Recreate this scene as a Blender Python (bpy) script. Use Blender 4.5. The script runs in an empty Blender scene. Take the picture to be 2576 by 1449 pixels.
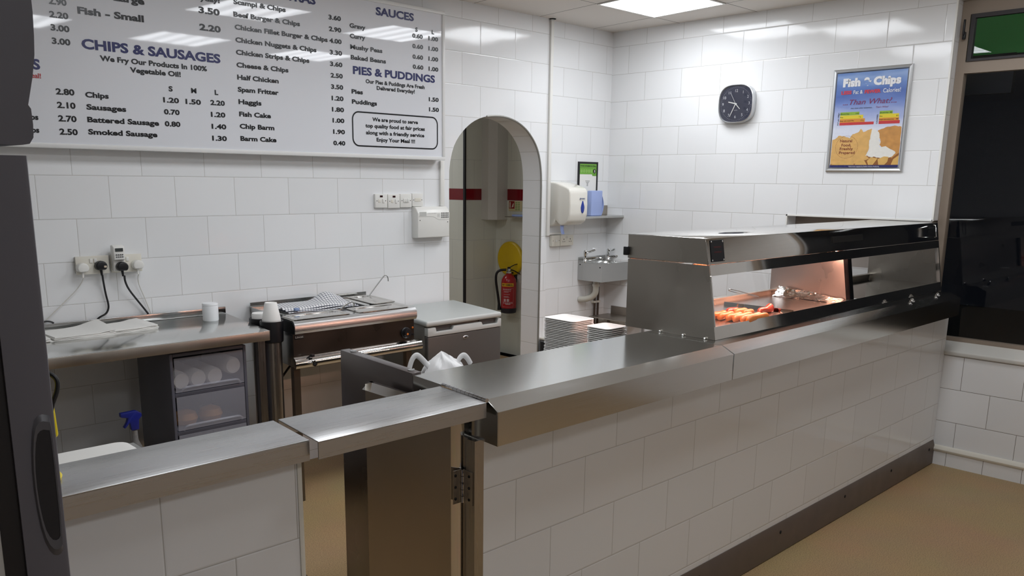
import bpy, bmesh, math, random
from mathutils import Vector, Matrix
R = math.radians
random.seed(7)
SC = bpy.context.scene
COL = SC.collection
# ---------------------------------------------------------------- camera, world, exposure
W_PX, H_PX = 2576, 1449
cd = bpy.data.cameras.new('camera'); cam = bpy.data.objects.new('camera', cd); COL.objects.link(cam)
r_ = Vector((0.720759, -0.693097, 0.011117)); u_ = Vector((0.137346, 0.15851, 0.977758)); f_ = Vector((0.679443, 0.703201, -0.209442))
cam.matrix_world = Matrix(((r_.x, u_.x, -f_.x, -1.154988), (r_.y, u_.y, -f_.y, -4.21761), (r_.z, u_.z, -f_.z, 1.635087), (0, 0, 0, 1)))
cd.sensor_fit = 'HORIZONTAL'; cd.sensor_width = 36.0
cd.lens = 2116.0656 / W_PX * 36.0
cd.shift_x = (W_PX / 2 - 1265.89) / W_PX
cd.shift_y = (906.536 - H_PX / 2) / W_PX
cd.clip_start = 0.02
SC.camera = cam
SC.view_settings.view_transform = 'Standard'
SC.view_settings.look = 'None'
SC.view_settings.exposure = 0.0
SC.view_settings.gamma = 1.0
SC.view_settings.use_curve_mapping = False
wd = bpy.data.worlds.new('night_sky'); SC.world = wd; wd.use_nodes = True
wd.node_tree.nodes['Background'].inputs[0].default_value = (0.30, 0.36, 0.5, 1)
wd.node_tree.nodes['Background'].inputs[1].default_value = 0.008
PANEL_STRENGTH = 11.0
CEIL = 2.725
XC = 4.066          # plane of the clock wall
YK = -2.536         # plane of the tiled counter front
ZT = 1.043          # counter top
SKEW = .114         # the shop is not square: depth runs this much to the right per metre
LIGHTS = [(2.98, -1.43, 'square lit ceiling panel over the kitchen, next to the one by the corner'), (1.75, -1.43, 'square lit ceiling panel in front of the middle of the menu board'), (.52, -1.43, 'square lit ceiling panel in front of the left half of the menu board'),
          (3.15, -2.95, 'square lit ceiling panel in front of the heated cabinet'), (1.94, -2.95, 'square lit ceiling panel over the front of the counter, at its middle'), (.73, -2.95, 'square lit ceiling panel in front of the gate'), (-.3, -4.75, 'added ceiling panel brightening the customer floor'), (3.0, 2.5, 'square lit ceiling panel in the hall behind the arch'), (1.1, .9, 'added ceiling panel brightening the hall just behind the arch')]  # customer floor panel and nearer hall panel are added to brighten those areas
HEAT = 130.0
def shear(k, y0): return lambda v: (v.x + k * (v.y - y0), v.y, v.z)
# ---------------------------------------------------------------- helpers
def lin(c):
    return tuple(((v / 255) / 12.92 if v / 255 <= .04045 else ((v / 255 + .055) / 1.055) ** 2.4) for v in c) + (1.0,)
MATS = {}
def nodes(name):
    m = bpy.data.materials.new(name); m.use_nodes = True
    nt = m.node_tree; b = nt.nodes['Principled BSDF']
    return m, nt, b
def mat(name, rgb, rough=.5, metal=0.0, spec=.5, bump=0.0, bscale=200, var=0.0, vscale=8, coat=0.0, trans=0.0, sss=0.0, stretch=None, rvar=0.0):
    m, nt, b = nodes(name)
    c = lin(rgb)
    b.inputs['Base Color'].default_value = c
    b.inputs['Roughness'].default_value = rough
    b.inputs['Metallic'].default_value = metal
    b.inputs['Specular IOR Level'].default_value = spec
    b.inputs['Coat Weight'].default_value = coat
    b.inputs['Transmission Weight'].default_value = trans
    tc = nt.nodes.new('ShaderNodeTexCoord')
    def noise(scale, det=3):
        n = nt.nodes.new('ShaderNodeTexNoise'); n.inputs['Scale'].default_value = scale; n.inputs['Detail'].default_value = det
        if stretch:
            mp = nt.nodes.new('ShaderNodeMapping'); mp.inputs['Scale'].default_value = stretch
            nt.links.new(tc.outputs['Object'], mp.inputs['Vector']); nt.links.new(mp.outputs[0], n.inputs['Vector'])
        else:
            nt.links.new(tc.outputs['Object'], n.inputs['Vector'])
        return n
    if var or rvar:
        n = noise(vscale)
    if var:
        mx = nt.nodes.new('ShaderNodeMix'); mx.data_type = 'RGBA'
        lo = tuple(max(0, v * (1 - var)) for v in c[:3]) + (1,); hi = tuple(min(1, v * (1 + var)) for v in c[:3]) + (1,)
        mx.inputs[6].default_value = lo; mx.inputs[7].default_value = hi
        nt.links.new(n.outputs['Fac'], mx.inputs[0]); nt.links.new(mx.outputs[2], b.inputs['Base Color'])
    if rvar:
        mr = nt.nodes.new('ShaderNodeMapRange'); mr.inputs[1].default_value = .3; mr.inputs[2].default_value = .7
        mr.inputs[3].default_value = rough - rvar; mr.inputs[4].default_value = rough + rvar
        nt.links.new(n.outputs['Fac'], mr.inputs[0]); nt.links.new(mr.outputs[0], b.inputs['Roughness'])
    if bump:
        nb = noise(bscale); bp = nt.nodes.new('ShaderNodeBump'); bp.inputs['Strength'].default_value = bump; bp.inputs['Distance'].default_value = .002
        nt.links.new(nb.outputs['Fac'], bp.inputs['Height']); nt.links.new(bp.outputs[0], b.inputs['Normal'])
    MATS[name] = m
    return m
def emit(name, rgb, strength):
    m, nt, b = nodes(name)
    b.inputs['Base Color'].default_value = lin(rgb); b.inputs['Emission Color'].default_value = lin(rgb); b.inputs['Emission Strength'].default_value = strength
    return m
def tile_mat(name, axis, sgn, u0, z0, w=.316, h=.1975, rgb=(238, 239, 240), grout=(190, 188, 184), mortar=.0013, band=None, rough=.1, offset=.5):
    """brick-bonded glazed wall tile; u0/z0 is a joint corner of a straight row"""
    m, nt, b = nodes(name)
    tc = nt.nodes.new('ShaderNodeTexCoord'); sx = nt.nodes.new('ShaderNodeSeparateXYZ'); nt.links.new(tc.outputs['Object'], sx.inputs[0])
    def lin_(sock, k, o):
        n = nt.nodes.new('ShaderNodeMath'); n.operation = 'MULTIPLY_ADD'; n.inputs[1].default_value = k; n.inputs[2].default_value = o
        nt.links.new(sock, n.inputs[0]); return n.outputs[0]
    U = lin_(sx.outputs['XYZ'.index(axis)], sgn, -u0 * sgn + 40 * w)
    V = lin_(sx.outputs[2], 1.0, -z0 + 41 * h)
    cx = nt.nodes.new('ShaderNodeCombineXYZ'); nt.links.new(U, cx.inputs[0]); nt.links.new(V, cx.inputs[1])
    br = nt.nodes.new('ShaderNodeTexBrick'); nt.links.new(cx.outputs[0], br.inputs['Vector'])
    br.offset = offset; br.offset_frequency = 2; br.squash = 1.0
    c = lin(rgb)
    br.inputs['Color1'].default_value = c; br.inputs['Color2'].default_value = tuple(v * .96 for v in c[:3]) + (1,)
    br.inputs['Mortar'].default_value = lin(grout); br.inputs['Scale'].default_value = 1.0
    br.inputs['Mortar Size'].default_value = mortar; br.inputs['Mortar Smooth'].default_value = .15
    br.inputs['Brick Width'].default_value = w; br.inputs['Row Height'].default_value = h
    colout = br.outputs['Color']
    if band:
        z1, z2, brgb = band
        g1 = nt.nodes.new('ShaderNodeMath'); g1.operation = 'GREATER_THAN'; g1.inputs[1].default_value = z1; nt.links.new(sx.outputs[2], g1.inputs[0])
        g2 = nt.nodes.new('ShaderNodeMath'); g2.operation = 'LESS_THAN'; g2.inputs[1].default_value = z2; nt.links.new(sx.outputs[2], g2.inputs[0])
        g3 = nt.nodes.new('ShaderNodeMath'); g3.operation = 'MULTIPLY'; nt.links.new(g1.outputs[0], g3.inputs[0]); nt.links.new(g2.outputs[0], g3.inputs[1])
        mx = nt.nodes.new('ShaderNodeMix'); mx.data_type = 'RGBA'; nt.links.new(g3.outputs[0], mx.inputs[0]); nt.links.new(colout, mx.inputs[6]); mx.inputs[7].default_value = lin(brgb); colout = mx.outputs[2]
    nt.links.new(colout, b.inputs['Base Color'])
    mr = nt.nodes.new('ShaderNodeMapRange'); mr.inputs[3].default_value = rough; mr.inputs[4].default_value = .7
    nt.links.new(br.outputs['Fac'], mr.inputs[0]); nt.links.new(mr.outputs[0], b.inputs['Roughness'])
    # pillowed edge next to the joint + faint waviness of the glaze
    b2 = nt.nodes.new('ShaderNodeTexBrick'); nt.links.new(cx.outputs[0], b2.inputs['Vector']); b2.offset = offset; b2.offset_frequency = 2
    for k, v in (('Scale', 1.0), ('Mortar Size', mortar + .004), ('Mortar Smooth', 1.0), ('Brick Width', w), ('Row Height', h)): b2.inputs[k].default_value = v
    nz = nt.nodes.new('ShaderNodeTexNoise'); nz.inputs['Scale'].default_value = 9; nz.inputs['Detail'].default_value = 1; nt.links.new(tc.outputs['Object'], nz.inputs['Vector'])
    ad = nt.nodes.new('ShaderNodeMath'); ad.operation = 'MULTIPLY_ADD'; ad.inputs[1].default_value = -.9
    nt.links.new(b2.outputs['Fac'], ad.inputs[0]); nt.links.new(nz.outputs['Fac'], ad.inputs[2])
    bp = nt.nodes.new('ShaderNodeBump'); bp.inputs['Strength'].default_value = .5; bp.inputs['Distance'].default_value = .0012
    nt.links.new(ad.outputs[0], bp.inputs['Height']); nt.links.new(bp.outputs[0], b.inputs['Normal'])
    b.inputs['Specular IOR Level'].default_value = .5
    return m
def glass_mat(name, tint=(255, 255, 255), f0=.03):
    m = bpy.data.materials.new(name); m.use_nodes = True; nt = m.node_tree
    nt.nodes.remove(nt.nodes['Principled BSDF']); out = nt.nodes['Material Output']
    tr = nt.nodes.new('ShaderNodeBsdfTransparent'); tr.inputs[0].default_value = lin(tint)
    gl = nt.nodes.new('ShaderNodeBsdfGlossy'); gl.inputs['Roughness'].default_value = .0
    lw = nt.nodes.new('ShaderNodeLayerWeight'); lw.inputs[0].default_value = .5
    pw = nt.nodes.new('ShaderNodeMath'); pw.operation = 'POWER'; pw.inputs[1].default_value = 5; nt.links.new(lw.outputs['Facing'], pw.inputs[0])
    ma = nt.nodes.new('ShaderNodeMath'); ma.operation = 'MULTIPLY_ADD'; ma.inputs[1].default_value = 1 - f0; ma.inputs[2].default_value = f0; nt.links.new(pw.outputs[0], ma.inputs[0])
    mx = nt.nodes.new('ShaderNodeMixShader'); nt.links.new(ma.outputs[0], mx.inputs[0]); nt.links.new(tr.outputs[0], mx.inputs[1]); nt.links.new(gl.outputs[0], mx.inputs[2])
    nt.links.new(mx.outputs[0], out.inputs[0]); return m

class MB:
    """collects shapes, in world coordinates, into one mesh"""
    def __init__(s): s.bm = bmesh.new()
    def _merge(s, b):
        me = bpy.data.meshes.new('tmp'); b.to_mesh(me); b.free(); s.bm.from_mesh(me); bpy.data.meshes.remove(me); return s
    def box(s, a, c, bev=0, seg=2, rot=None, skew=None):
        b = bmesh.new(); bmesh.ops.create_cube(b, size=1)
        lo = [min(p, q) for p, q in zip(a, c)]; hi = [max(p, q) for p, q in zip(a, c)]
        for v in b.verts: v.co = Vector([lo[i] + (v.co[i] + .5) * (hi[i] - lo[i]) for i in range(3)])
        if bev: bmesh.ops.bevel(b, geom=b.edges[:], offset=bev, segments=seg, affect='EDGES', profile=.5)
        if rot:
            ctr = Vector([(lo[i] + hi[i]) / 2 for i in range(3)])
            bmesh.ops.rotate(b, verts=b.verts, cent=ctr, matrix=rot)
        return s._merge(b)
    def prism(s, poly, ax, a, c, bev=0, seg=2):
        """polygon in the two axes other than ax, swept from a to c along ax"""
        o = {'x': lambda p, t: (t, p[0], p[1]), 'y': lambda p, t: (p[0], t, p[1]), 'z': lambda p, t: (p[0], p[1], t)}[ax]
        b = bmesh.new(); A = [b.verts.new(o(p, a)) for p in poly]; C = [b.verts.new(o(p, c)) for p in poly]
        b.faces.new(A); b.faces.new(C[::-1]); n = len(poly)
        for i in range(n): b.faces.new((A[i], C[i], C[(i + 1) % n], A[(i + 1) % n]))
        bmesh.ops.recalc_face_normals(b, faces=b.faces[:])
        if bev: bmesh.ops.bevel(b, geom=b.edges[:], offset=bev, segments=seg, affect='EDGES', profile=.5)
        return s._merge(b)
    def hexa(s, base, z0, z1, bev=0):
        """prism on 4 (or n) floor points"""
        return s.prism(base, 'z', z0, z1, bev)
    def lathe(s, prof, c, axis='z', n=28, sx=1.0, sy=1.0):
        b = bmesh.new(); rings = []
        for r, z in prof:
            ring = []
            for i in range(n):
                t = 2 * math.pi * i / n; x, y = r * math.cos(t) * sx, r * math.sin(t) * sy
                p = {'z': (x, y, z), 'x': (z, x, y), 'y': (x, -z, y)}[axis]
                ring.append(b.verts.new((p[0] + c[0], p[1] + c[1], p[2] + c[2])))
            rings.append(ring)
        for q in range(len(rings) - 1):
            for i in range(n): b.faces.new((rings[q][i], rings[q][(i + 1) % n], rings[q + 1][(i + 1) % n], rings[q + 1][i]))
        if prof[0][0] > 1e-5: b.faces.new(rings[0][::-1])
        if prof[-1][0] > 1e-5: b.faces.new(rings[-1])
        bmesh.ops.remove_doubles(b, verts=b.verts[:], dist=1e-6)
        bmesh.ops.recalc_face_normals(b, faces=b.faces[:])
        return s._merge(b)
    def cyl(s, p, q, r, r2=None, n=20, bev=0):
        p, q = Vector(p), Vector(q); d = q - p; L = d.length
        b = bmesh.new(); bmesh.ops.create_cone(b, cap_ends=True, segments=n, radius1=r, radius2=r if r2 is None else r2, depth=L)
        if bev: bmesh.ops.bevel(b, geom=[e for e in b.edges if len(e.link_faces) == 2 and any(len(f.verts) > 4 for f in e.link_faces)], offset=bev, segments=2, affect='EDGES', profile=.5)
        M = Matrix.Translation((p + q) / 2) @ Vector((0, 0, 1)).rotation_difference(d.normalized()).to_matrix().to_4x4()
        bmesh.ops.transform(b, matrix=M, verts=b.verts); return s._merge(b)
    def tube(s, pts, r, n=10, smooth=0, flat=1.0, closed=False, up=(0, 0, 1), radii=None):
        P = [Vector(p) for p in pts]
        for _ in range(smooth):
            Q = [P[0]] if not closed else []
            m = len(P)
            for i in range(m if closed else m - 1):
                a, c = P[i], P[(i + 1) % m]; Q += [a * .75 + c * .25, a * .25 + c * .75]
            if not closed: Q.append(P[-1])
            P = Q
        m = len(P); b = bmesh.new(); rings = []; nrm = None
        for i in range(m):
            t = (P[(i + 1) % m] - P[i - 1]) if closed else (P[min(i + 1, m - 1)] - P[max(i - 1, 0)])
            t.normalize()
            if nrm is None:
                nrm = Vector(up) - t * t.dot(Vector(up))
                if nrm.length < 1e-4: nrm = Vector((1, 0, 0)) - t * t.x
                nrm.normalize()
            else:
                nrm = nrm - t * t.dot(nrm); nrm.normalize()
            bi = t.cross(nrm)
            rr = r if radii is None else radii[0] + (radii[1] - radii[0]) * i / (m - 1)
            rings.append([b.verts.new(P[i] + nrm * math.cos(2 * math.pi * k / n) * rr * flat + bi * math.sin(2 * math.pi * k / n) * rr) for k in range(n)])
        for i in range(m if closed else m - 1):
            A, C = rings[i], rings[(i + 1) % m]
            for k in range(n): b.faces.new((A[k], A[(k + 1) % n], C[(k + 1) % n], C[k]))
        if not closed: b.faces.new(rings[0][::-1]); b.faces.new(rings[-1])
        bmesh.ops.recalc_face_normals(b, faces=b.faces[:])
        return s._merge(b)
    def grid(s, fn, nu, nv, thick=0):
        b = bmesh.new(); V = [[b.verts.new(fn(i / nu, j / nv)) for j in range(nv + 1)] for i in range(nu + 1)]
        for i in range(nu):
            for j in range(nv): b.faces.new((V[i][j], V[i + 1][j], V[i + 1][j + 1], V[i][j + 1]))
        bmesh.ops.recalc_face_normals(b, faces=b.faces[:])
        if thick: bmesh.ops.solidify(b, geom=b.faces[:], thickness=thick)
        return s._merge(b)
    def quad(s, *pts):
        b = bmesh.new(); b.faces.new([b.verts.new(p) for p in pts]); return s._merge(b)
    def sphere(s, c, r, sx=1, sy=1, sz=1, n=16):
        b = bmesh.new(); bmesh.ops.create_uvsphere(b, u_segments=n, v_segments=n // 2 + 2, radius=r)
        for v in b.verts: v.co = Vector((v.co.x * sx + c[0], v.co.y * sy + c[1], v.co.z * sz + c[2]))
        return s._merge(b)
    def move(s, fn):
        for v in s.bm.verts: v.co = Vector(fn(v.co))
        return s

def thing(name, label, cat, loc=(0, 0, 0), group=None, kind=None):
    o = bpy.data.objects.new(name, None); COL.objects.link(o); o.location = loc; o.empty_display_size = .05
    o['label'] = label; o['category'] = cat
    if group: o['group'] = group
    if kind: o['kind'] = kind
    return o
def wloc(o):
    p = Vector(o.location)
    while o.parent: o = o.parent; p += Vector(o.location)
    return p
def part(name, mb, m, parent=None, label=None, ang=35, loc=None, flat=False):
    me = bpy.data.meshes.new(name)
    base = wloc(parent) if parent is not None else Vector((0, 0, 0))
    off = base + (Vector(loc) - base if loc is not None else Vector((0, 0, 0)))
    bmesh.ops.translate(mb.bm, verts=mb.bm.verts, vec=-off)
    mb.bm.to_mesh(me); mb.bm.free()
    me.materials.append(m)
    o = bpy.data.objects.new(name, me); COL.objects.link(o)
    o.location = off - base
    if parent is not None: o.parent = parent
    if label: o['label'] = label
    if not flat:
        me.polygons.foreach_set('use_smooth', [True] * len(me.polygons)); me.set_sharp_from_angle(angle=R(ang))
    return o
def solo(name, mb, m, label, cat, group=None, loc=None, ang=35, kind=None):
    o = part(name, mb, m, None, label, ang, loc)
    o['category'] = cat
    if group: o['group'] = group
    if kind: o['kind'] = kind
    return o
def struct(name, mb, m, label=None, parent=None, cat=None, flat=False):
    o = part(name, mb, m, parent, label, flat=flat)
    if parent is None: o['kind'] = 'structure'
    if cat: o['category'] = cat
    return o
def dup(root, loc, label=None, group=None):
    def cp(o, par):
        c = o.copy(); COL.objects.link(c)
        if par is not None: c.parent = par
        for ch in list(o.children): cp(ch, c)
        return c
    r = cp(root, None); r.location = loc
    if label: r['label'] = label
    if group: r['group'] = group
    return r
# text --------------------------------------------------------------
_cap = {}
def text_bm(txt, bold=0.0, shear=0.0):
    cu = bpy.data.curves.new('t', 'FONT'); cu.body = txt; cu.size = 1; cu.offset = bold; cu.resolution_u = 3; cu.shear = shear
    ob = bpy.data.objects.new('t', cu); COL.objects.link(ob)
    me = bpy.data.meshes.new_from_object(ob.evaluated_get(bpy.context.evaluated_depsgraph_get()))
    bpy.data.objects.remove(ob); bpy.data.curves.remove(cu); return me
def cap_h(bold):
    if bold not in _cap:
        me = text_bm('H', bold); ys = [v.co.y for v in me.vertices]; _cap[bold] = (max(ys) - min(ys), min(ys)); bpy.data.meshes.remove(me)
    return _cap[bold]
def add_text(mb, txt, origin, right, up, cap, width=None, bold=0.0, align='l', shear=0.0):
    """baseline-left at origin; width stretches the line to that length"""
    me = text_bm(txt, bold, shear); ch, y0 = cap_h(bold)
    xs = [v.co.x for v in me.vertices]
    if not xs: return
    x0, x1 = min(xs), max(xs); k = cap / ch; kx = k if width is None else width / (x1 - x0)
    sh = {'l': 0, 'c': -(x1 - x0) * kx / 2, 'r': -(x1 - x0) * kx}[align]
    O, Rv, Uv = Vector(origin), Vector(right), Vector(up)
    for v in me.vertices: v.co = O + Rv * ((v.co.x - x0) * kx + sh) + Uv * ((v.co.y - y0) * k)
    mb.bm.from_mesh(me); bpy.data.meshes.remove(me)

# ---------------------------------------------------------------- materials
WHITE = mat('white_plastic', (232, 231, 226), .32)
WHITE2 = mat('white_plastic_aged', (226, 222, 210), .3)
STEEL = mat('brushed_steel', (206, 207, 205), .16, 1.0, bump=.0015, bscale=9, stretch=(1, 90, 90), rvar=.02, vscale=6)
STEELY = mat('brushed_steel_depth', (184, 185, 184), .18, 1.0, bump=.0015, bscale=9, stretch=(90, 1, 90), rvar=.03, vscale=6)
FLAPST = mat('matt_brushed_steel', (190, 190, 190), .30, 1.0, bump=.002, bscale=9, stretch=(1, 90, 90), rvar=.04, vscale=4)
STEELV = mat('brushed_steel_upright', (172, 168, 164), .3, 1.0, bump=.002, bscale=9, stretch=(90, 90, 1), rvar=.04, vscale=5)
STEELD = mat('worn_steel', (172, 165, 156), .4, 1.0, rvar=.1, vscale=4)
POLISH = mat('polished_steel', (216, 213, 208), .06, 1.0, rvar=.02, vscale=5)
SATIN = mat('satin_steel', (190, 185, 176), .3, 1.0, rvar=.09, vscale=3.2)
CHROME = mat('chrome', (225, 225, 225), .07, 1.0)
BLACK = mat('black_plastic', (18, 18, 22), .4)
BLACKG = mat('black_gloss', (12, 12, 14), .12)
DARK = mat('dark_gap', (14, 13, 14), .8)
FRIDGE_GREY = mat('fridge_grey', (138, 136, 131), .42, 0.2)
FRIDGE_LID = mat('fridge_lid_grey', (186, 190, 188), .4)
COOLER = mat('cooler_grey', (92, 90, 97), .5)
COOLER_L = mat('cooler_body_grey', (172, 170, 166), .45)
RUBBER = mat('rubber_gasket', (22, 18, 20), .6)
PAPER = mat('white_paper', (236, 235, 231), .8)
POLY = mat('polystyrene', (240, 239, 236), .55, bump=.1, bscale=600)
NAVY = mat('navy_ink', (22, 28, 92), .3)
INK = mat('black_ink', (12, 13, 17), .3)
REDINK = mat('red_ink', (176, 28, 34), .3)
BOARD = mat('glossy_white_panel', (226, 228, 233), .03)
BFRAME = mat('white_frame', (224, 224, 222), .35)
TRAYM = mat('polished_tray', (205, 196, 190), .22, 1.0, bump=.25, bscale=420)
FOIL = mat('crumpled_foil', (224, 222, 220), .18, 1.0, bump=.9, bscale=70)
SAUS = mat('fried_sausage', (196, 116, 56), .35, var=.25, vscale=45)
SAUS_D = mat('saveloy_skin', (150, 62, 48), .25, var=.2, vscale=40)
BLUEP = mat('blue_paper', (158, 174, 220), .85, bump=.2, bscale=300)
YEL = mat('yellow_plastic', (236, 212, 22), .35)
YEL_D = mat('yellow_bucket_lid', (226, 190, 12), .35)
REDP = mat('extinguisher_red', (166, 26, 30), .25)
BLUE = mat('blue_plastic', (26, 40, 140), .35)
TOWER = mat('grey_plastic', (92, 94, 106), .42)
BREAD = mat('bread_crust', (196, 142, 84), .7, var=.2, vscale=30)
PIPEG = mat('grey_waste_pipe', (196, 194, 184), .4)
DPIPE = mat('dull_copper_pipe', (92, 80, 72), .45, .6)
GREENP = mat('certificate_green', (112, 172, 58), .4)
FRAME_ALU = mat('silver_frame', (205, 207, 208), .3, .75)
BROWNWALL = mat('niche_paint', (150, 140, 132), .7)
WINFRAME = mat('beige_window_frame', (146, 132, 118), .5)
BAGM = mat('thin_white_film', (242, 242, 242), .35)
TILE_M = tile_mat('wall_tile_menu', 'X', 1, 0.0, 1.4371)
TILE_R = tile_mat('wall_tile_alcove', 'X', 1, 3.525, 1.0421)
TILE_C = tile_mat('wall_tile_clock', 'Y', -1, .0383, 2.618)
TILE_K = tile_mat('counter_tile', 'X', 1, .5412, .5662)
TILE_L = tile_mat('counter_tile_left', 'X', 1, -.352, .795)
TILE_W = tile_mat('window_wall_tile', 'Y', -1, -2.646, .465, grout=(120, 112, 104))
TILE_B = tile_mat('skirting_tile', 'Y', -1, -2.818, -.02, w=.2, h=.3, grout=(120, 112, 104), offset=0)
TILE_H = tile_mat('hall_tile', 'X', 1, 4.12, 0, w=.25, h=.3625, band=(1.453, 1.555, (128, 22, 30)), rgb=(226, 226, 214))
TILE_HY = tile_mat('hall_tile_side', 'Y', 1, 1.33, 0, w=.25, h=.3625, band=(1.453, 1.555, (128, 22, 30)), rgb=(226, 226, 214))
TILE_X = tile_mat('shop_tile', 'X', 1, 0, .05)
TILE_Y = tile_mat('shop_tile_side', 'Y', 1, 0, .05)
CLR = glass_mat('clear_pane')
FROST = mat('frosted_drawer_plastic', (150, 152, 164), .25)
def _frost():
    m, nt, b = nodes('frosted_clear_plastic'); b.inputs['Base Color'].default_value = lin((190, 192, 205)); b.inputs['Roughness'].default_value = .25
    tr = nt.nodes.new('ShaderNodeBsdfTransparent'); mx = nt.nodes.new('ShaderNodeMixShader'); mx.inputs[0].default_value = .30
    out = nt.nodes['Material Output']; nt.links.new(tr.outputs[0], mx.inputs[1]); nt.links.new(b.outputs[0], mx.inputs[2]); nt.links.new(mx.outputs[0], out.inputs[0]); return m
FROST = _frost()
def _floor():
    m, nt, b = nodes('speckled_vinyl'); tc = nt.nodes.new('ShaderNodeTexCoord')
    n1 = nt.nodes.new('ShaderNodeTexNoise'); n1.inputs['Scale'].default_value = 230; n1.inputs['Detail'].default_value = 2; nt.links.new(tc.outputs['Object'], n1.inputs['Vector'])
    n2 = nt.nodes.new('ShaderNodeTexNoise'); n2.inputs['Scale'].default_value = 2.5; nt.links.new(tc.outputs['Object'], n2.inputs['Vector'])
    cr = nt.nodes.new('ShaderNodeValToRGB'); nt.links.new(n1.outputs['Fac'], cr.inputs[0])
    cr.color_ramp.elements[0].position = .32; cr.color_ramp.elements[0].color = lin((134, 110, 80)); cr.color_ramp.elements[1].position = .55; cr.color_ramp.elements[1].color = lin((184, 154, 112))
    mx = nt.nodes.new('ShaderNodeMix'); mx.data_type = 'RGBA'; mx.blend_type = 'MULTIPLY'; mx.inputs[0].default_value = .25
    nt.links.new(cr.outputs[0], mx.inputs[6]); nt.links.new(n2.outputs['Color'], mx.inputs[7])
    # weld seam of the vinyl at one place
    sx = nt.nodes.new('ShaderNodeSeparateXYZ'); nt.links.new(tc.outputs['Object'], sx.inputs[0])
    k = nt.nodes.new('ShaderNodeMath'); k.operation = 'MULTIPLY_ADD'; k.inputs[1].default_value = -.124; k.inputs[2].default_value = -.690; nt.links.new(sx.outputs[1], k.inputs[0])
    ad = nt.nodes.new('ShaderNodeMath'); ad.operation = 'ADD'; nt.links.new(sx.outputs[0], ad.inputs[0]); nt.links.new(k.outputs[0], ad.inputs[1])
    ab = nt.nodes.new('ShaderNodeMath'); ab.operation = 'ABSOLUTE'; nt.links.new(ad.outputs[0], ab.inputs[0])
    lt = nt.nodes.new('ShaderNodeMath'); lt.operation = 'LESS_THAN'; lt.inputs[1].default_value = .0025; nt.links.new(ab.outputs[0], lt.inputs[0])
    m2 = nt.nodes.new('ShaderNodeMix'); m2.data_type = 'RGBA'; nt.links.new(lt.outputs[0], m2.inputs[0]); nt.links.new(mx.outputs[2], m2.inputs[6]); m2.inputs[7].default_value = lin((70, 55, 40))
    nt.links.new(m2.outputs[2], b.inputs['Base Color']); b.inputs['Roughness'].default_value = .5
    return m
FLOOR = _floor()
def _ceil():
    m, nt, b = nodes('ceiling_tile'); tc = nt.nodes.new('ShaderNodeTexCoord'); mp = nt.nodes.new('ShaderNodeSeparateXYZ'); nt.links.new(tc.outputs['Object'], mp.inputs[0])
    kx = nt.nodes.new('ShaderNodeMath'); kx.operation = 'MULTIPLY_ADD'; kx.inputs[1].default_value = -SKEW; kx.inputs[2].default_value = -SKEW * .555 - 3.165 + 12; nt.links.new(mp.outputs[1], kx.inputs[0])
    ka = nt.nodes.new('ShaderNodeMath'); ka.operation = 'ADD'; nt.links.new(mp.outputs[0], ka.inputs[0]); nt.links.new(kx.outputs[0], ka.inputs[1])
    ky = nt.nodes.new('ShaderNodeMath'); ky.operation = 'ADD'; ky.inputs[1].default_value = 12.555; nt.links.new(mp.outputs[1], ky.inputs[0])
    kc = nt.nodes.new('ShaderNodeCombineXYZ'); nt.links.new(ka.outputs[0], kc.inputs[0]); nt.links.new(ky.outputs[0], kc.inputs[1])
    br = nt.nodes.new('ShaderNodeTexBrick'); br.offset = 0; nt.links.new(kc.outputs[0], br.inputs[0])
    for k, v in (('Scale', 1.0), ('Mortar Size', .004), ('Mortar Smooth', .3), ('Brick Width', .6), ('Row Height', .6)): br.inputs[k].default_value = v
    br.inputs['Color1'].default_value = lin((222, 217, 210)); br.inputs['Color2'].default_value = lin((218, 212, 205)); br.inputs['Mortar'].default_value = lin((120, 114, 110))
    nt.links.new(br.outputs[0], b.inputs['Base Color']); b.inputs['Roughness'].default_value = .7
    bp = nt.nodes.new('ShaderNodeBump'); bp.inputs['Distance'].default_value = .003; bp.invert = True; nt.links.new(br.outputs['Fac'], bp.inputs['Height']); nt.links.new(bp.outputs[0], b.inputs['Normal'])
    return m
CEILM = _ceil()
# ---------------------------------------------------------------- the room
struct('floor', MB().quad((-3.2, -6.2, 0), (4.3, -6.2, 0), (4.3, 3.2, 0), (-3.2, 3.2, 0)), FLOOR, 'tan speckled vinyl floor')
struct('ceiling', MB().box((-3.2, -6.2, CEIL), (4.3, .2, CEIL + .05)), CEILM, 'suspended ceiling of square pale panels')
arch = [(2.419, 1.60), (2.421, 1.72), (2.452, 1.832), (2.492, 1.896), (2.546, 1.95), (2.596, 1.988), (2.649, 2.016), (2.700, 2.034), (2.757, 2.047), (2.848, 2.053), (2.905, 2.050), (2.963, 2.041), (3.020, 2.025), (3.074, 2.001), (3.122, 1.971), (3.166, 1.932), (3.202, 1.891), (3.230, 1.845), (3.249, 1.797), (3.262, 1.742), (3.271, 1.68), (3.274, 1.60)]
def chaikin(P):
    Q = [P[0]]
    for a, c in zip(P[:-1], P[1:]): Q += [(a[0] * .75 + c[0] * .25, a[1] * .75 + c[1] * .25), (a[0] * .25 + c[0] * .75, a[1] * .25 + c[1] * .75)]
    return Q + [P[-1]]
arch = chaikin(arch)
struct('wall_back', MB().prism([(-3.2, 0), (2.419, 0)] + arch + [(3.274, 0), (3.345, 0), (3.345, CEIL), (-3.2, CEIL)], 'y', 0, .18), TILE_M, 'white tiled wall with the menu board and an arched doorway')
struct('wall_alcove', MB().box((3.345, .036, 0), (4.40, .18, CEIL)), TILE_R, 'white tiled wall beside the arch')
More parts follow.
